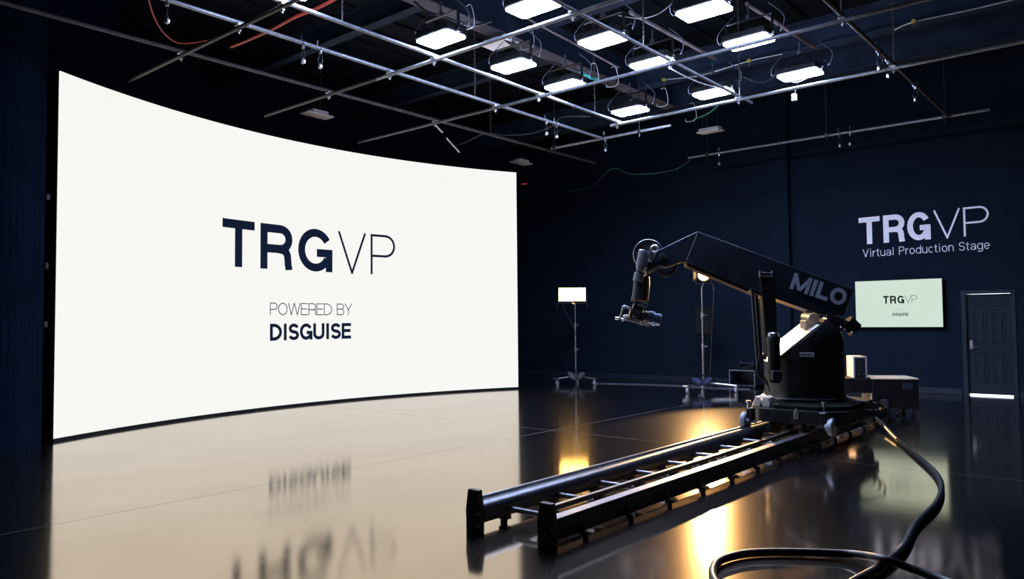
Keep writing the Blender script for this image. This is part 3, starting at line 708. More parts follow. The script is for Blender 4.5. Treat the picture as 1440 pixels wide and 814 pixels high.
# trolley
bm = NB(); c = .16; x0, x1, y0, y1 = -4.0, -2.86, 9.34, 10.95
prism(bm, [(x0+c, y0, .30), (x1-c, y0, .30), (x1, y0+c, .30), (x1, y1-c, .30), (x1-c, y1, .30), (x0+c, y1, .30), (x0, y1-c, .30), (x0, y0+c, .30)], (0, 0, .17), bev=.012)
tb = obj('trolley', bm, 'black', rig)
bm = NB(); c = .3; prism(bm, [(x0+c, y0+.04, .47), (x1-c, y0+.04, .47), (x1-.02, y0+c, .47), (x1-.02, y1-c, .47), (x1-c, y1-.04, .47), (x0+c, y1-.04, .47), (x0+.02, y1-c, .47), (x0+.02, y0+c, .47)], (0, 0, .05), bev=.01)
obj('trolley_deck', bm, 'blackm', rig)
for sx in (-1, 1):
    for wy in (9.36, 10.85):
        wx = -3.53+sx*.45
        bm = NB(); lathe(bm, [(.035, -.09), (.05, -.085), (.055, -.05), (.10, -.045), (.112, -.02), (.112, .005), (.10, .018), (.05, .022)], (wx+sx*.1, wy, .29), (sx, 0, 0), 24); wh = obj('guide_wheel', bm, 'cast', rig, smooth=35)
        bm = NB(); cyl(bm, (wx-sx*.06, wy, .29), (wx+sx*.13, wy, .29), .022, 10); obj('axle', bm, 'steel', wh)
        bm = NB(); box(bm, (wx-.05, wy-.04, .3), (wx+.03, wy+.06, .46), bev=.008); obj('wheel_bracket', bm, 'black', rig)
bm = NB(); cyl(bm, (-4.03, 9.400, .34), (-4.03, 9.400, .52), .022, 10); cyl(bm, (-4.03, 9.400, .52), (-4.03, 9.400, .545), .035, 10); obj('jack_screw', bm, 'steel', rig)
bm = NB(); cyl(bm, (-3.1, 9.440, .40), (-3.1, 9.440, .56), .022, 10); cyl(bm, (-3.1, 9.440, .56), (-3.1, 9.440, .58), .035, 10); obj('jack_screw', bm, 'steel', rig)
bm = NB()
for k in range(2): prism(bm, [(-4.02+k*.1, 9.460, .47), (-3.86+k*.1, 9.460, .47), (-3.90+k*.1, 9.460, .58), (-3.96+k*.1, 9.460, .60)], (0, .22, 0), bev=.006)
obj('cleat_plate', bm, 'cover', rig)
bm = NB(); prism(bm, [(-3.43, 9.325, .36), (-3.37, 9.325, .36), (-3.37, 9.325, .44), (-3.40, 9.325, .50), (-3.43, 9.325, .44)], (0, .03, 0), bev=.004); obj('tie_down', bm, 'steel', rig)
for k in range(4):
    bm = NB(); cyl(bm, (-3.75+k*.2, 9.310, .24), (-3.75+k*.2, 9.440, .24), .045 if k == 0 else .03, 14); cyl(bm, (-3.75+k*.2, 9.302, .24), (-3.75+k*.2, 9.310, .24), .022, 10); box(bm, (-3.78+k*.2, 9.440, .2), (-3.72+k*.2, 9.540, .31)); obj('drive_roller', bm, 'black', rig)
# turntable and column
AX2 = mp(1131, 560); CX, CY = AXIS.x-.03, AXIS.y-.02
bm = NB(); lathe(bm, [(.535, .52), (.55, .535), (.55, .555), (.535, .565), (.515, .57), (.515, .60)], (CX, CY, 0), seg=56); obj('turntable', bm, 'tube', rig, smooth=35)
bm = NB(); lathe(bm, [(.505, .60), (.50, 1.24)] + [(.28+.22*math.cos(t), 1.24+.34*math.sin(t)) for t in [k*PI/2/8 for k in range(1, 9)]], (CX, CY, 0), seg=56)
# slanted cut facing the forearm side
P0, P1 = mp(1152, 459, .40), mp(1097, 503, .40); u_ = (P1-P0).normalized(); cn = u_.cross(N).normalized()
cn = cn if cn.z > 0 else -cn
pc = P0-N*.40
r_ = bmesh.ops.bisect_plane(bm, geom=bm.verts[:]+bm.edges[:]+bm.faces[:], plane_co=pc, plane_no=cn, clear_outer=True)
bmesh.ops.holes_fill(bm, edges=[e for e in bm.edges if e.is_boundary], sides=0)
cl_ = obj('column', bm, 'black', rig, smooth=35)
# light cover plate lying on the slant
bm = NB(); mm = frame(pc+cn*.012, u_, N, cn); box(bm, (-.02, -.40, -.01), ((P1-P0).length, .40, .012), bev=.004, mtx=mm); obj('slope_cover', bm, 'cover', rig, label='pale sloping cover plate')
bm = NB(); a_, b_ = mp(1134, 447, .26), mp(1154, 449, .26); cc = (a_+b_)/2
cyl(bm, cc-N*.30+V((0, 0, .02)), cc+N*.02+V((0, 0, .0)), .07, 20); box(bm, (-.09, -.12, -.13), (.09, .12, -.02), bev=.01, mtx=frame(cc-N*.16, D, N, Z)); obj('pivot_bearing', bm, 'ply', rig, smooth=35)
bm = NB(); cyl(bm, mp(1160, 447, .18), mp(1197, 462, .18), .075, 16); cyl(bm, mp(1190, 452, .18), mp(1203, 464, .18), .10, 16); obj('pivot_motor', bm, 'black', rig, smooth=35)
bm = NB()
for (x, y) in ((1183, 461), (1188, 464), (1198, 468)): ball(bm, mp(x, y, .27), .022)
obj('bolt_heads', bm, 'steel', rig)
# name plate on the column
q = onpl(1139.5, 498.5, V((CX, CY, 0))+(-(AXIS.normalized()))*.56, AXIS.normalized()); nd = V((CP.x-CX, CP.y-CY, 0)).normalized(); xd = V((-nd.y, nd.x, 0))
q = V((CX, CY, 0))+nd*.503+xd*.04; q.z = onpl(1139, 498.5, q, nd).z
bm = NB(); box(bm, (-.085, -.028, 0), (.085, .028, .01), mtx=frame(q, xd, Z, nd)); npl = obj('name_plate', bm, 'pale', rig)
for k, wd in enumerate((.014, .008, .016, .010, .015, .008, .013)):
    bm = NB(); box(bm, (-.07+k*.02, -.014, .010), (-.07+k*.02+wd, .014, .012), mtx=frame(q, xd, Z, nd)); obj('worn_mark', bm, 'black', npl)
# boom and forearm
TH = .34
bp_ = [(981, 325), (1200.6, 407), (1187, 444), (1150, 441), (1094, 421), (1020, 391), (963, 367)]
bm = NB(); prism(bm, [mp(x, y, .17) for x, y in bp_], -N*TH, bev=.012); obj('boom', bm, 'boom', rig)
fp_ = [(981, 325.2), (924.5, 352.3), (918.6, 363), (926.5, 373), (938, 375.8), (962, 367.2)]
bm = NB(); prism(bm, [mp(x, y, .165) for x, y in fp_], -N*(TH-.01), bev=.012); fa = obj('forearm', bm, 'boom', rig)
bm = NB(); prism(bm, [mp(x, y, .174) for x, y in ((980.4, 328), (981.4, 328.4), (966, 366), (965.2, 365.6))], -N*.01); obj('knee_seam', bm, 'cast', rig)
bm = NB(); prism(bm, [mp(x, y, .13) for x, y in ((966, 369.5), (1090, 421), (1088, 426), (966, 374))], -N*.24, bev=.006); obj('boom_belly', bm, 'ply' if 0 else 'boom', rig)
bm = NB(); c_ = mp(931.4, 362.7, .165); lathe(bm, [(.062, 0), (.062, .012), (.05, .018), (.03, .018), (.03, .03), (.01, .032)], c_, N, 24); obj('pivot_cap', bm, 'boom', fa, smooth=30)
# MILO lettering along the boom
e1 = (mp(1200.6, 407, .18)-mp(981, 325, .18)).normalized(); e2 = N.cross(e1).normalized()
if e2.z < 0: e2 = -e2
o_ = mp(1110, 405.6, .182); oe = mp(1190, 432.8, .182); LW = (oe-o_).dot(e1)
ux = (oe-o_).normalized(); uy = N.cross(ux); uy = uy if uy.z > 0 else -uy
hM = .222; ww = {'M': .345, 'I': .115, 'L': .235, 'O': .305}; k_ = LW/1.0; u = 0.0
for ch in 'MILO':
    wd = ww[ch]*LW*.97
    obj('boom_letter', letter_bm(ch, u, u+wd-.012, 0, hM, .24 if ch != 'M' else .22, lambda a, b: o_+ux*a+uy*b), 'greyletter', rig); u += wd
bm = NB()
for (x, y) in ((1019, 383), (1116, 424), (1128, 427)): c_ = mp(x, y, .17); lathe(bm, [(.022, 0), (.022, .008), (.012, .012)], c_, N, 12)
obj('boom_bolts', bm, 'black', rig)
# lift strut in front of the boom
bm = NB(); a_ = [mp(x, y, .34) for x, y in ((1069, 382), (1089, 384), (1092, 440), (1094, 498), (1079, 500), (1074, 440))]; prism(bm, a_, -N*.15, bev=.01); ls = obj('lift_strut', bm, 'black', rig)
bm = NB()
for (x, y) in ((1069, 380), (1086, 380)): cyl(bm, mp(x, y, .34), mp(x, y+9, .34), .018, 8)
cyl(bm, mp(1068, 388, .345), mp(1088, 389, .345), .010, 8); obj('strut_pin', bm, 'steel', ls)
for k, (xa, xb) in enumerate(((1058, 1066), (1063, 1070), (1070, 1076))):
    bm = NB(); cyl(bm, mp(xa, 410+k*2, .26-.05*k), mp(xb, 518-k*6, .30-.05*k), .022, 12); obj('counter_rod', bm, 'tube', rig, smooth=40)
bm = NB(); prism(bm, [mp(x, y, .30) for x, y in ((1056, 405), (1078, 412), (1078, 419), (1056, 411))], -N*.2, bev=.006); obj('rod_bracket', bm, 'black', rig)
bm = NB(); c_ = mp(1089, 538, .50); lathe(bm, [(.075, 0), (.08, .02), (.08, .50), (.085, .52), (.085, .57), (.075, .59)], c_, (0, 0, 1), 24); dm = obj('drive_motor', bm, 'black', rig, smooth=35)
bm = NB(); lathe(bm, [(.068, .59), (.068, .625), (.05, .64)], c_, (0, 0, 1), 20); obj('motor_cap', bm, 'steel', dm, smooth=35)
bm = NB(); box(bm, (-.06, -.05, -.02), (.06, .05, .10), bev=.01, mtx=frame(mp(1092, 532, .62), D, N, Z)); obj('junction_box', bm, 'boom', rig)
bm = NB()
for k in range(3): tube(bm, smooth_path([mp(1068+k*3, 500, .34), mp(1064+k*2, 520, .38), mp(1072+k*3, 535, .40), mp(1082, 545+k*3, .46)], 6), .010, 6)
obj('hose_loop', bm, 'rubber', rig)
# rear cable bundle at the base
bm = NB()
for k in range(5):
    a_ = onz(1178+k*6, 566+k*2, .48); b_ = a_+V((.18, .10, -.04+.03*k)); tube(bm, smooth_path([a_+V((-.08, .1, .05)), a_+V((.1, -.12, .10)), b_+V((.12, -.1, -.03)), b_+V((.02, .2, -.12)), a_+V((-.02, .3, -.05))], 7), .014, 7)
obj('cable_bundle', bm, 'rubber', rig)
# head: pulley, roll housing, pan column
pc_ = mp(911.7, 358, -.16); bm = NB(); R_ = .205
lathe(bm, [(R_, 0), (R_, .03), (R_-.022, .03), (R_-.022, 0)], pc_, N, 48)
for k in range(5):
    a0 = k*2*PI/5+.3; xx, yy_, zz = basis(N); dr_ = xx*math.cos(a0)+yy_*math.sin(a0); tt = N.cross(dr_)
    prism(bm, [pc_+dr_*.03+tt*.045, pc_+dr_*.19+tt*.03, pc_+dr_*.19-tt*.03, pc_+dr_*.03-tt*.045], N*.02)
cyl(bm, pc_-N*.01, pc_+N*.06, .06, 20); obj('pulley', bm, 'tube', rig)
bm = NB(); xx, yy_, zz = basis(N); tube(bm, [pc_+N*.015+(xx*math.cos(t)+yy_*math.sin(t))*R_ for t in [k*2*PI/40 for k in range(40)]], .008, 6, closed=True); obj('pulley_rim', bm, 'railtop', rig, smooth=60)
def hp_(x, y, off=0.05): return mp(840+x/5.0875, 310+y/5.0875, off)
def lathe_pts(bm, pts, off, seg=28):
    # pts: list of (zoom x, zoom y, zoom radius)
    P = [hp_(x, y, off) for x, y, _ in pts]; sc_ = (hp_(100, 0)-hp_(0, 0)).length/100
    tube(bm, P, [r*sc_ for _, _, r in pts], seg)
bm = NB(); lathe_pts(bm, [(333, 214, 30), (332, 217, 36), (318, 322, 42), (314, 336, 40), (305, 365, 26)], .10); obj('roll_housing', bm, 'headgrey', rig, smooth=35)
bm = NB(); lathe_pts(bm, [(440, 300, 42), (380, 320, 52), (330, 345, 48)], .02); obj('head_yoke', bm, 'boom', rig, smooth=35)
bm = NB(); lathe_pts(bm, [(303, 366, 22), (302, 376, 38), (293, 436, 40), (292, 440, 34)], .06); obj('pan_collar', bm, 'headgrey', rig, smooth=35)
bm = NB(); lathe_pts(bm, [(322, 400, 52), (318, 445, 58), (306, 570, 58), (305, 575, 50)], .0); obj('pan_column', bm, 'black', rig, smooth=35)
bm = NB(); lathe_pts(bm, [(263, 480, 4), (246, 575, 4)], .10, 8); obj('pan_column_trim', bm, 'steel', rig)
bm = NB(); c_ = hp_(410, 205, .16); tube(bm, [c_+(D*math.cos(t)+Z*math.sin(t))*.045 for t in [k*2*PI/16 for k in range(16)]], .016, 8, closed=True); cyl(bm, hp_(385, 225, .14), hp_(385, 290, .14), .03, 10); cyl(bm, hp_(370, 240, .14), hp_(405, 245, .14), .02, 8); obj('head_fitting', bm, 'steel', rig, smooth=40)
for k, (r1, dy) in enumerate(((1.0, 0), (.72, -6))):
    bm = NB(); tube(bm, smooth_path([hp_(430, 345+dy, .12), hp_(445, 375*r1+110*(1-r1)*3, .13), hp_(490, 400-20*k, .13), hp_(540, 375-15*k, .12), hp_(566, 315, .10)], 8), .016, 8); obj('head_hose', bm, 'rubber', rig, smooth=50)

# ================================================================ CINEMA CAMERA
def cz(x, y, off=0.0): return mp(860+x/12.525, 400+y/12.525, off)
ca = (cz(850, 575)-cz(200, 410)).normalized(); cu = N.cross(ca); cu = cu if cu.z > 0 else -cu
cc = cz(440, 535); s_ = (cz(100, 0)-cz(0, 0)).length/100
cme = thing('cinema_camera', 'small black cinema camera hanging from the crane head', 'camera', cc-Z*.12)
CF = lambda x, y, z=0: frame(cc+ca*(x*s_)+cu*(y*s_)+N*z, ca, cu, N)
bm = NB(); box(bm, (-130*s_, -95*s_, -.07), (100*s_, 80*s_, .07), bev=.012, mtx=CF(0, 0)); obj('body', bm, 'black', cme)
bm = NB(); box(bm, (-60*s_, -50*s_, .07), (40*s_, 40*s_, .078), bev=.003, mtx=CF(-20, 0)); obj('control_panel', bm, 'boom', cme)
for k in range(5):
    bm = NB(); cyl(bm, CF(-70+k*28, 40-k % 2*60, .075) @ V((0, 0, 0)), CF(-70+k*28, 40-k % 2*60, .088) @ V((0, 0, 0)), .009, 8); obj('button', bm, 'steel', cme)
bm = NB(); box(bm, (-150*s_, 0, -.05), (120*s_, 12*s_, .05), bev=.003, mtx=CF(20, 82)); obj('top_plate', bm, 'lensblue', cme)
bm = NB(); tube(bm, smooth_path([cz(330, 430, .06), cz(260, 395, .07), cz(215, 390, .07), cz(195, 440, .07)], 6), .020, 10); obj('top_handle', bm, 'cast', cme, smooth=50)
bm = NB(); tube(bm, smooth_path([cz(190, 430, .08), cz(175, 500, .08), cz(140, 580, .08)], 4), .012, 8); cyl(bm, cz(60, 592, .08), cz(135, 598, .08), .020, 10); obj('rear_grip', bm, 'steel', cme, smooth=50)
bm = NB(); cyl(bm, cz(150, 590, .06), cz(500, 690, .06), .010, 8); cyl(bm, cz(150, 600, -.05), cz(760, 730, -.05), .010, 8); obj('support_rods', bm, 'steel', cme)
bm = NB()
for (x, y) in ((230, 560), (270, 555), (205, 625)): ball(bm, cz(x, y, .09), .022)
obj('battery_knobs', bm, 'steel', cme)
bm = NB(); box(bm, (-6*s_, -120*s_, -.075), (8*s_, 120*s_, .075), bev=.006, mtx=CF(110, 0)); obj('front_plate', bm, 'black', cme)
bm = NB(); tube(bm, smooth_path([cz(570, 320, .06), cz(635, 340, .06), cz(610, 390, .06), cz(460, 365, .06)], 5), .008, 6); obj('cable_guard', bm, 'steel', cme)
bm = NB()
for (x, y, r) in ((410, 300, .026), (545, 275, .014), (528, 340, .014)): ball(bm, cz(x, y, .06), r)
box(bm, (-90*s_, 0, -.05), (100*s_, 90*s_, .05), bev=.01, mtx=CF(-10, 90)); obj('mount_plate', bm, 'black', cme)
LO = cc+ca*(118*s_)+cu*(10*s_)
bm = NB(); lathe(bm, [(.068, 0), (.078, .01), (.078, .05), (.085, .055), (.085, .10), (.078, .105)], LO, ca, 32); ln = obj('lens', bm, 'black', cme, smooth=35)
bm = NB(); lathe(bm, [(.088, .075), (.095, .08), (.095, .135), (.088, .14)], LO, ca, 32); obj('focus_ring', bm, 'lensblue', ln, smooth=35)
bm = NB(); lathe(bm, [(.074, .14), (.074, .17), (.084, .175), (.084, .235), (.078, .24), (.07, .24)], LO, ca, 32); obj('lens_hood', bm, 'lensblue', ln, smooth=35)
bm = NB(); lathe(bm, [(.065, .236), (.04, .243), (.01, .245)], LO, ca, 24); obj('front_element', bm, 'glass', ln, smooth=50)
bm = NB(); cyl(bm, cz(590, 715, .05), cz(660, 730, .05), .012, 8); cyl(bm, cz(500, 690, .07), cz(560, 700, .07), .02, 8); obj('focus_motor', bm, 'steel', cme)

# ================================================================ EQUIPMENT CART + COMPUTER
crt = thing('equipment_cart', 'low black equipment cart on casters behind the crane', 'cart', (-2.98, 13.6, 0))
crt.rotation_euler.z = math.radians(30)
bm = NB(); box(bm, (-3.68, 13.6, .115), (-2.98, 14.25, .60), bev=.01); obj('box_body', bm, 'blackm', crt)
bm = NB(); box(bm, (-3.685, 13.595, .585), (-2.975, 14.255, .607), bev=.006); obj('lid', bm, 'ply', crt)
bm = NB(); box(bm, (-4.10, 13.62, .36), (-3.68, 14.2, .60), bev=.01); obj('shelf_box', bm, 'blackm', crt)
bm = NB(); box(bm, (-4.05, 13.66, .14), (-3.69, 14.2, .165), bev=.004); obj('lower_shelf', bm, 'black', crt)
bm = NB(); box(bm, (-3.692, 13.62, .17), (-3.681, 14.2, .36)); obj('side_panel', bm, 'ply', crt, label='bare pale side panel')
bm = NB(); box(bm, (-3.22, 13.59, .42), (-3.06, 13.602, .53), bev=.004); obj('latch_plate', bm, 'boom', crt)
for (x, y) in ((-3.06, 13.66), (-3.3, 13.64), (-3.06, 14.15), (-3.95, 13.7), (-3.95, 14.15), (-3.55, 14.15)):
    bm = NB(); cyl(bm, (x-.018, y, .05), (x+.018, y, .05), .05, 18); cs = obj('caster', bm, 'rubber', crt, smooth=35)
    bm = NB(); box(bm, (x-.03, y-.03, .06), (x-.02, y+.03, .12)); box(bm, (x+.02, y-.03, .06), (x+.03, y+.03, .12)); box(bm, (x-.04, y-.04, .11), (x+.04, y+.04, .122)); obj('caster_fork', bm, 'steel', cs)
ct = thing('computer_tower', 'small computer tower standing on the cart, pale front frame', 'computer', (-2.98, 13.6, .60))
ct.rotation_euler.z = math.radians(30)
bm = NB(); box(bm, (-3.945, 13.66, .602), (-3.735, 14.1, .955), bev=.008); obj('case', bm, 'ply', ct)
bm = NB()
for lo, hi in (((-3.945, .602), (-3.92, .955)), ((-3.76, .602), (-3.735, .955)), ((-3.92, .93), (-3.76, .955))): box(bm, (lo[0], 13.645, lo[1]), (hi[0], 13.662, hi[1]), bev=.003)
obj('front_frame', bm, 'cast', ct)
bm = NB(); box(bm, (-3.918, 13.65, .605), (-3.762, 13.661, .93)); obj('front_panel', bm, 'black', ct)
bm = NB()
for (x, z, r) in ((-3.86, .665, .018), (-3.79, .67, .010), (-3.83, .80, .008), (-3.83, .74, .007)): cyl(bm, (x, 13.642, z), (x, 13.652, z), r, 10)
obj('front_knobs', bm, 'steel', ct)

# ================================================================ FLOOR HOSE
hs = [(1188, 572, .30), (1215, 578, .24), (1236, 592, .10), (1262, 618, .035), (1290, 641, .03), (1315, 664, .03), (1324, 684, .03), (1317, 707, .03), (1288, 737, .03), (1270, 770, .03), (1240, 795, .03), (1205, 815, .03), (1160, 838, .03), (1090, 850, .03), (1030, 838, .03), (1006, 818, .03), (1003, 800, .03), (1015, 787, .03), (1050, 778, .03), (1100, 776, .03), (1180, 778, .035), (1215, 781, .06), (1245, 787, .085), (1280, 799, .05), (1325, 815, .03), (1400, 845, .03)]
bm = NB(); pts = zp([(x, y, z) for x, y, z in hs]); tube(bm, smooth_path(pts, 9), .026, 14)
tag(obj('power_hose', bm, 'rubber', smooth=60), 'thick black power hose snaking across the floor from the crane', 'hose')
bm = NB(); pts = zp([(832, 538.5, .012), (850, 539, .012), (900, 540, .012), (950, 542, .012), (1000, 545, .012), (1055, 547, .012)]); tube(bm, smooth_path(pts, 6), .008, 8)
tag(obj('extension_cord', bm, 'cord', smooth=60), 'grey extension cord lying on the floor between the stands', 'cord')

# ================================================================ LAMP STANDS
def roll_stand(base, legs, top, label, bag_mat, group='rolling lamp stands', knobs=(.33, .66)):
    b = V(base); t = thing('lamp_stand', label, 'lamp stand', b, group)
    bm = NB(); cyl(bm, b+Z*.12, b+Z*(top*.45), .024, 14); obj('lower_pole', bm, 'steel', t, smooth=40)
    bm = NB(); cyl(bm, b+Z*(top*.42), b+Z*(top*.75), .019, 14); obj('middle_pole', bm, 'steel', t, smooth=40)
    bm = NB(); cyl(bm, b+Z*(top*.72), b+Z*top, .014, 14); obj('upper_pole', bm, 'steel', t, smooth=40)
    for f in (.43, .73):
        bm = NB(); cyl(bm, b+Z*(top*f-.06), b+Z*(top*f+.06), .034, 12); cyl(bm, b+Z*(top*f), b+Z*(top*f)+V((.09, -.03, 0)), .009, 8); ball(bm, b+Z*(top*f)+V((.10, -.03, 0)), .02); obj('clamp_knob', bm, 'steel', t, smooth=40)
    for lx, ly in legs:
        e = V((lx, ly, .13)); d_ = (e-b-Z*.13).normalized()
        bm = NB(); tube(bm, [b+Z*.20, b+d_*.12+Z*.19, e+Z*.02], .019, 8); lg = obj('leg', bm, 'steel', t, smooth=40)
        bm = NB(); cyl(bm, e+V((-.02, 0, -.075)), e+V((.02, 0, -.075)), .055, 16); obj('caster_wheel', bm, 'cast', lg, smooth=35)
        bm = NB(); box(bm, (e.x-.032, e.y-.03, .05), (e.x-.024, e.y+.03, .15)); box(bm, (e.x+.024, e.y-.03, .05), (e.x+.032, e.y+.03, .15)); box(bm, (e.x-.035, e.y-.035, .14), (e.x+.035, e.y+.035, .16)); cyl(bm, e+V((0, -.03, .02)), e+V((-.09, -.06, .03)), .012, 6); obj('caster_brake', bm, 'steel', lg)
    return t
def sandbag(c, dx, dy, mat, label):
    t = thing('sandbag', label, 'sandbag', (c[0], c[1], c[2]))
    for s in (-1, 1):
        bm = NB(); mm = Matrix.Rotation(s*.7, 4, V((dy, -dx, 0)))
        ball(bm, V(c)+V((dx, dy, 0))*(s*.12)+Z*-.02, .17, .9, .62, .40, mm); obj('bag_half', bm, mat, t, smooth=60)
    bm = NB(); tube(bm, smooth_path([V(c)+V((-.08, 0, .06)), V(c)+V((0, 0, .13)), V(c)+V((.08, 0, .06))], 6), .014, 6); obj('strap', bm, 'blackm', t)
B1_ = (-11.18, 15.62, 0); soft = ony(802, 414, 15.6)
roll_stand(B1_, [(-11.437, 15.19), (-10.66, 15.69), (-11.45, 16.05)], 2.02, 'rolling steel stand under the glowing rectangular panel', 'sandg')
sandbag((-11.10, 15.52, .23), .9, .3, 'sandg', 'dark grey sandbag over the leg of the panel stand')
lp = thing('panel_lamp', 'glowing warm rectangular LED panel lamp on rolling stand', 'lamp', (-11.2, 15.6, 2.0))
pcn = V((-11.25, 15.6, 2.245)); fn = (CP+V((.3, 0, 0))-pcn); fn.z = 0; fn.normalize(); px_ = V((-fn.y, fn.x, 0)); PF = frame(pcn, px_, Z, fn)
hw, hh = .335, .165
bm = NB(); box(bm, (-hw-.015, -hh-.015, -.09), (hw+.015, hh+.015, -.002), bev=.012, mtx=PF); obj('housing', bm, 'black', lp)
bm = NB(); box(bm, (-hw, -hh, -.004), (hw, hh, .012), bev=.004, mtx=PF); obj('diffuser', bm, 'soft', lp, label='glowing warm white diffuser')
bm = NB(); box(bm, (-hw-.04, -hh-.06, -.06), (hw+.04, -hh-.045, -.03), mtx=PF); box(bm, (-hw-.04, -hh-.06, -.06), (-hw-.028, .02, -.03), mtx=PF); box(bm, (hw+.028, -hh-.06, -.06), (hw+.04, .02, -.03), mtx=PF); obj('yoke', bm, 'black', lp)
bm = NB(); cyl(bm, pcn+Z*(-hh-.05)-fn*.045, (B1_[0], B1_[1], 2.0), .02, 10); obj('spigot', bm, 'steel', lp)
bm = NB()
for s in (-1, 1): tube(bm, smooth_path([PF @ V((s*(hw+.02), -hh, -.05)), PF @ V((s*(hw+.05), -hh-.12, -.05)), PF @ V((s*(hw+.03), -hh-.2, -.05))], 5), .008, 6)
tube(bm, smooth_path([PF @ V((-hw*.7, -hh-.02, -.08)), PF @ V((-hw*.5, -hh-.3, -.08)), PF @ V((-.05, -hh-.5, -.05)), V((B1_[0]+.02, B1_[1], 1.3))], 7), .008, 6); obj('power_lead', bm, 'wireblack', lp)

B2_ = (-7.72, 15.62, 0)
roll_stand(B2_, [(-7.80, 15.02), (-7.02, 15.75), (-8.0, 16.15)], 2.30, 'rolling steel stand holding the round spot lamp', 'sand')
sandbag((-7.66, 15.42, .25), .5, .8, 'sand', 'blue sandbag over the leg of the spot lamp stand')
fc = ony(989, 386, 15.62)
tgt = V((-3.7, 10.4, 1.3)); fd = (tgt-fc).normalized(); fr = thing('spot_lamp', 'black fresnel spot lamp glowing warm behind the crane boom', 'lamp', (fc.x, fc.y, fc.z-.2))
bm = NB(); lathe(bm, [(.10, -.24), (.135, -.22), (.145, -.05), (.15, .08), (.135, .085), (.13, .02)], fc, fd, 28); obj('barrel', bm, 'black', fr, smooth=35)
bm = NB(); lathe(bm, [(.125, .03), (.12, .055), (.08, .075), (.02, .082)], fc, fd, 28); obj('lens', bm, 'fres', fr, smooth=50, label='glowing warm lens')
fx = fd.cross(Z).normalized(); fz = fx.cross(fd)
bm = NB()
for s in (-1, 1):
    prism(bm, [fc+fx*(s*.155)+fd*.08+fz*.10, fc+fx*(s*.155)+fd*.08-fz*.10, fc+fx*(s*.26)+fd*.22-fz*.13, fc+fx*(s*.26)+fd*.22+fz*.13], fx*(s*.004))
obj('barn_doors', bm, 'black', fr)
bm = NB()
for s in (-1, 1): cyl(bm, fc+fx*(s*.17), fc+fx*(s*.17)-Z*.20, .010, 6)
cyl(bm, fc+fx*.175-Z*.20, fc-fx*.175-Z*.20, .010, 6); obj('yoke', bm, 'black', fr)
bm = NB(); cyl(bm, (B2_[0], B2_[1], 2.28), fc-Z*.19, .018, 8); obj('spigot', bm, 'steel', fr)
bm = NB(); q = fc-fd*.2; tube(bm, smooth_path([q, q+V((.18, 0, -.15)), q+V((.28, 0, -.35)), q+V((.26, -.02, -.9)), q+V((.2, 0, -1.6)), (B2_[0]+.12, B2_[1]+.05, .3)], 8), .008, 6); ball(bm, q+V((.28, 0, -.36)), .03, .7, .7, 1.6); obj('power_lead', bm, 'wireblack', fr)
sl = bpy.data.lights.new('spot_lamp_beam', 'SPOT'); sl.energy = FRES_W; sl.color = (1, .60, .24); sl.spot_size = math.radians(62); sl.spot_blend = .35; sl.shadow_soft_size = .07
so = link('spot_lamp_beam', sl); so.parent = fr
lm = fd.to_track_quat('-Z', 'Y').to_matrix().to_4x4(); so.matrix_parent_inverse = Matrix.Identity(4); so.location = fc+fd*.14-ORG[fr]; so.rotation_euler = fd.to_track_quat('-Z', 'Y').to_euler()

# ================================================================ LOUDSPEAKER, ROAD CASE
lc = V((-8.16, 16.6, 0)); st = thing('speaker_tripod', 'black tripod stand under the dark loudspeaker by the wall', 'speaker stand', lc)
bm = NB(); cyl(bm, lc+Z*.15, lc+Z*1.24, .020, 10); obj('pole', bm, 'blackm', st)
for a in (200, 320, 80):
    dd = V((math.cos(math.radians(a)), math.sin(math.radians(a)), 0)); bm = NB(); cyl(bm, lc+Z*.62+dd*.03, lc+dd*.45+Z*.02, .014, 8); cyl(bm, lc+Z*.2, lc+dd*.30+Z*.22, .008, 6); obj('leg', bm, 'blackm', st)
bm = NB(); cyl(bm, lc+Z*.58, lc+Z*.68, .035, 12); obj('collar', bm, 'blackm', st)
ls_ = thing('loudspeaker', 'dark loudspeaker on tripod standing against the navy wall', 'loudspeaker', lc+Z*1.22)
fn = (CP-lc); fn.z = 0; fn.normalize(); xr = V((-fn.y, fn.x, 0)); fm = frame(lc+Z*1.22, xr, Z, fn)
bm = NB(); box(bm, (-.21, 0, -.18), (.21, .68, .16), bev=.03, mtx=fm, seg=2); obj('cabinet', bm, 'blackm', ls_)
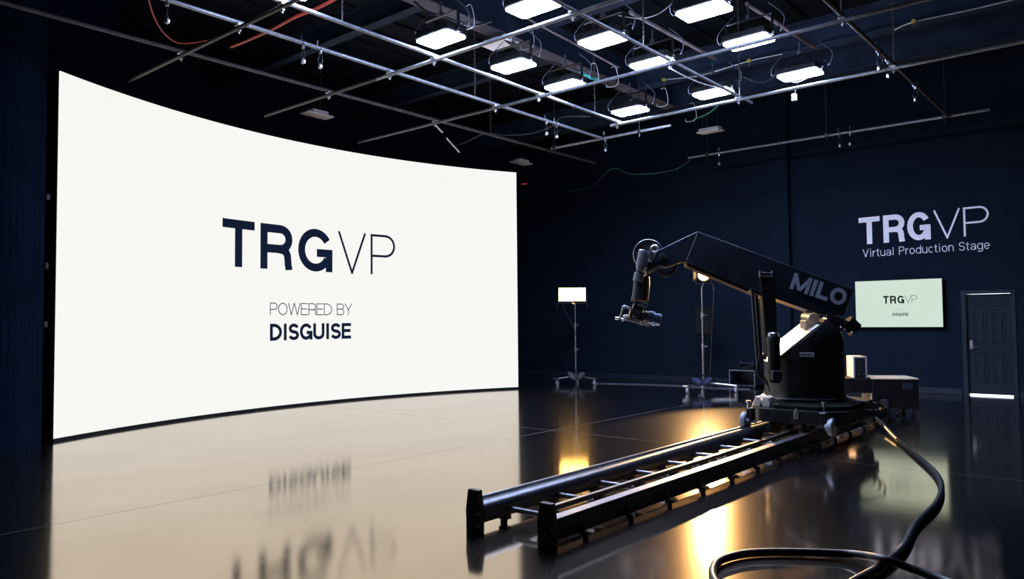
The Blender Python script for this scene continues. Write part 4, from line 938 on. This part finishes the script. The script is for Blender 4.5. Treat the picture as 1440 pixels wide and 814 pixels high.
bm = NB(); box(bm, (-.185, .03, .155), (.185, .65, .172), bev=.006, mtx=fm); gr = obj('grille', bm, 'blackm', ls_)
bm = NB(); lathe(bm, [(.15, 0), (.15, .006), (.13, .008)], fm @ V((0, .21, .172)), fn, 28); lathe(bm, [(.07, 0), (.07, .006), (.05, .008)], fm @ V((0, .5, .172)), fn, 24); obj('driver_rings', bm, 'blackm', gr)
rc = thing('road_case', 'open black road case on the floor by the wall', 'case', (-7.38, 17.1, 0))
bm = NB()
for lo, hi in (((-7.70, 16.9, .03), (-7.08, 17.5, .06)), ((-7.70, 16.9, .375), (-7.08, 17.5, .405)), ((-7.70, 16.9, .03), (-7.67, 17.5, .405)), ((-7.11, 16.9, .03), (-7.08, 17.5, .405)), ((-7.70, 17.48, .03), (-7.08, 17.5, .405))): box(bm, lo, hi, bev=.004)
obj('case_shell', bm, 'boom', rc)
for (x, y) in ((-7.65, 16.95), (-7.13, 16.95), (-7.65, 17.45), (-7.13, 17.45)):
    bm = NB(); cyl(bm, (x, y, 0), (x, y, .03), .03, 12); obj('foot', bm, 'rubber', rc)
bm = NB(); box(bm, (-7.7, 16.892, .395), (-7.08, 16.9, .407)); box(bm, (-7.7, 16.892, .03), (-7.692, 16.9, .405)); box(bm, (-7.088, 16.892, .03), (-7.08, 16.9, .405)); obj('edge_trim', bm, 'cast', rc)
gp = thing('gear_frame', 'dark piece of gear lying on the road case', 'gear', (-7.35, 17.1, .405))
bm = NB()
for x in (-7.5, -7.2): cyl(bm, (x, 17.1, .42), (x, 17.1, .62), .02, 8)
cyl(bm, (-7.55, 17.1, .44), (-7.1, 17.1, .44), .022, 8); cyl(bm, (-7.5, 17.1, .56), (-7.2, 17.1, .56), .018, 8); obj('tube_frame', bm, 'boom', gp)
bm = NB(); box(bm, (-7.32, 17.0, .407), (-7.15, 17.2, .52), bev=.012); cyl(bm, (-7.5, 17.0, .5), (-7.5, 17.2, .5), .045, 12); obj('gear_block', bm, 'blackm', gp)
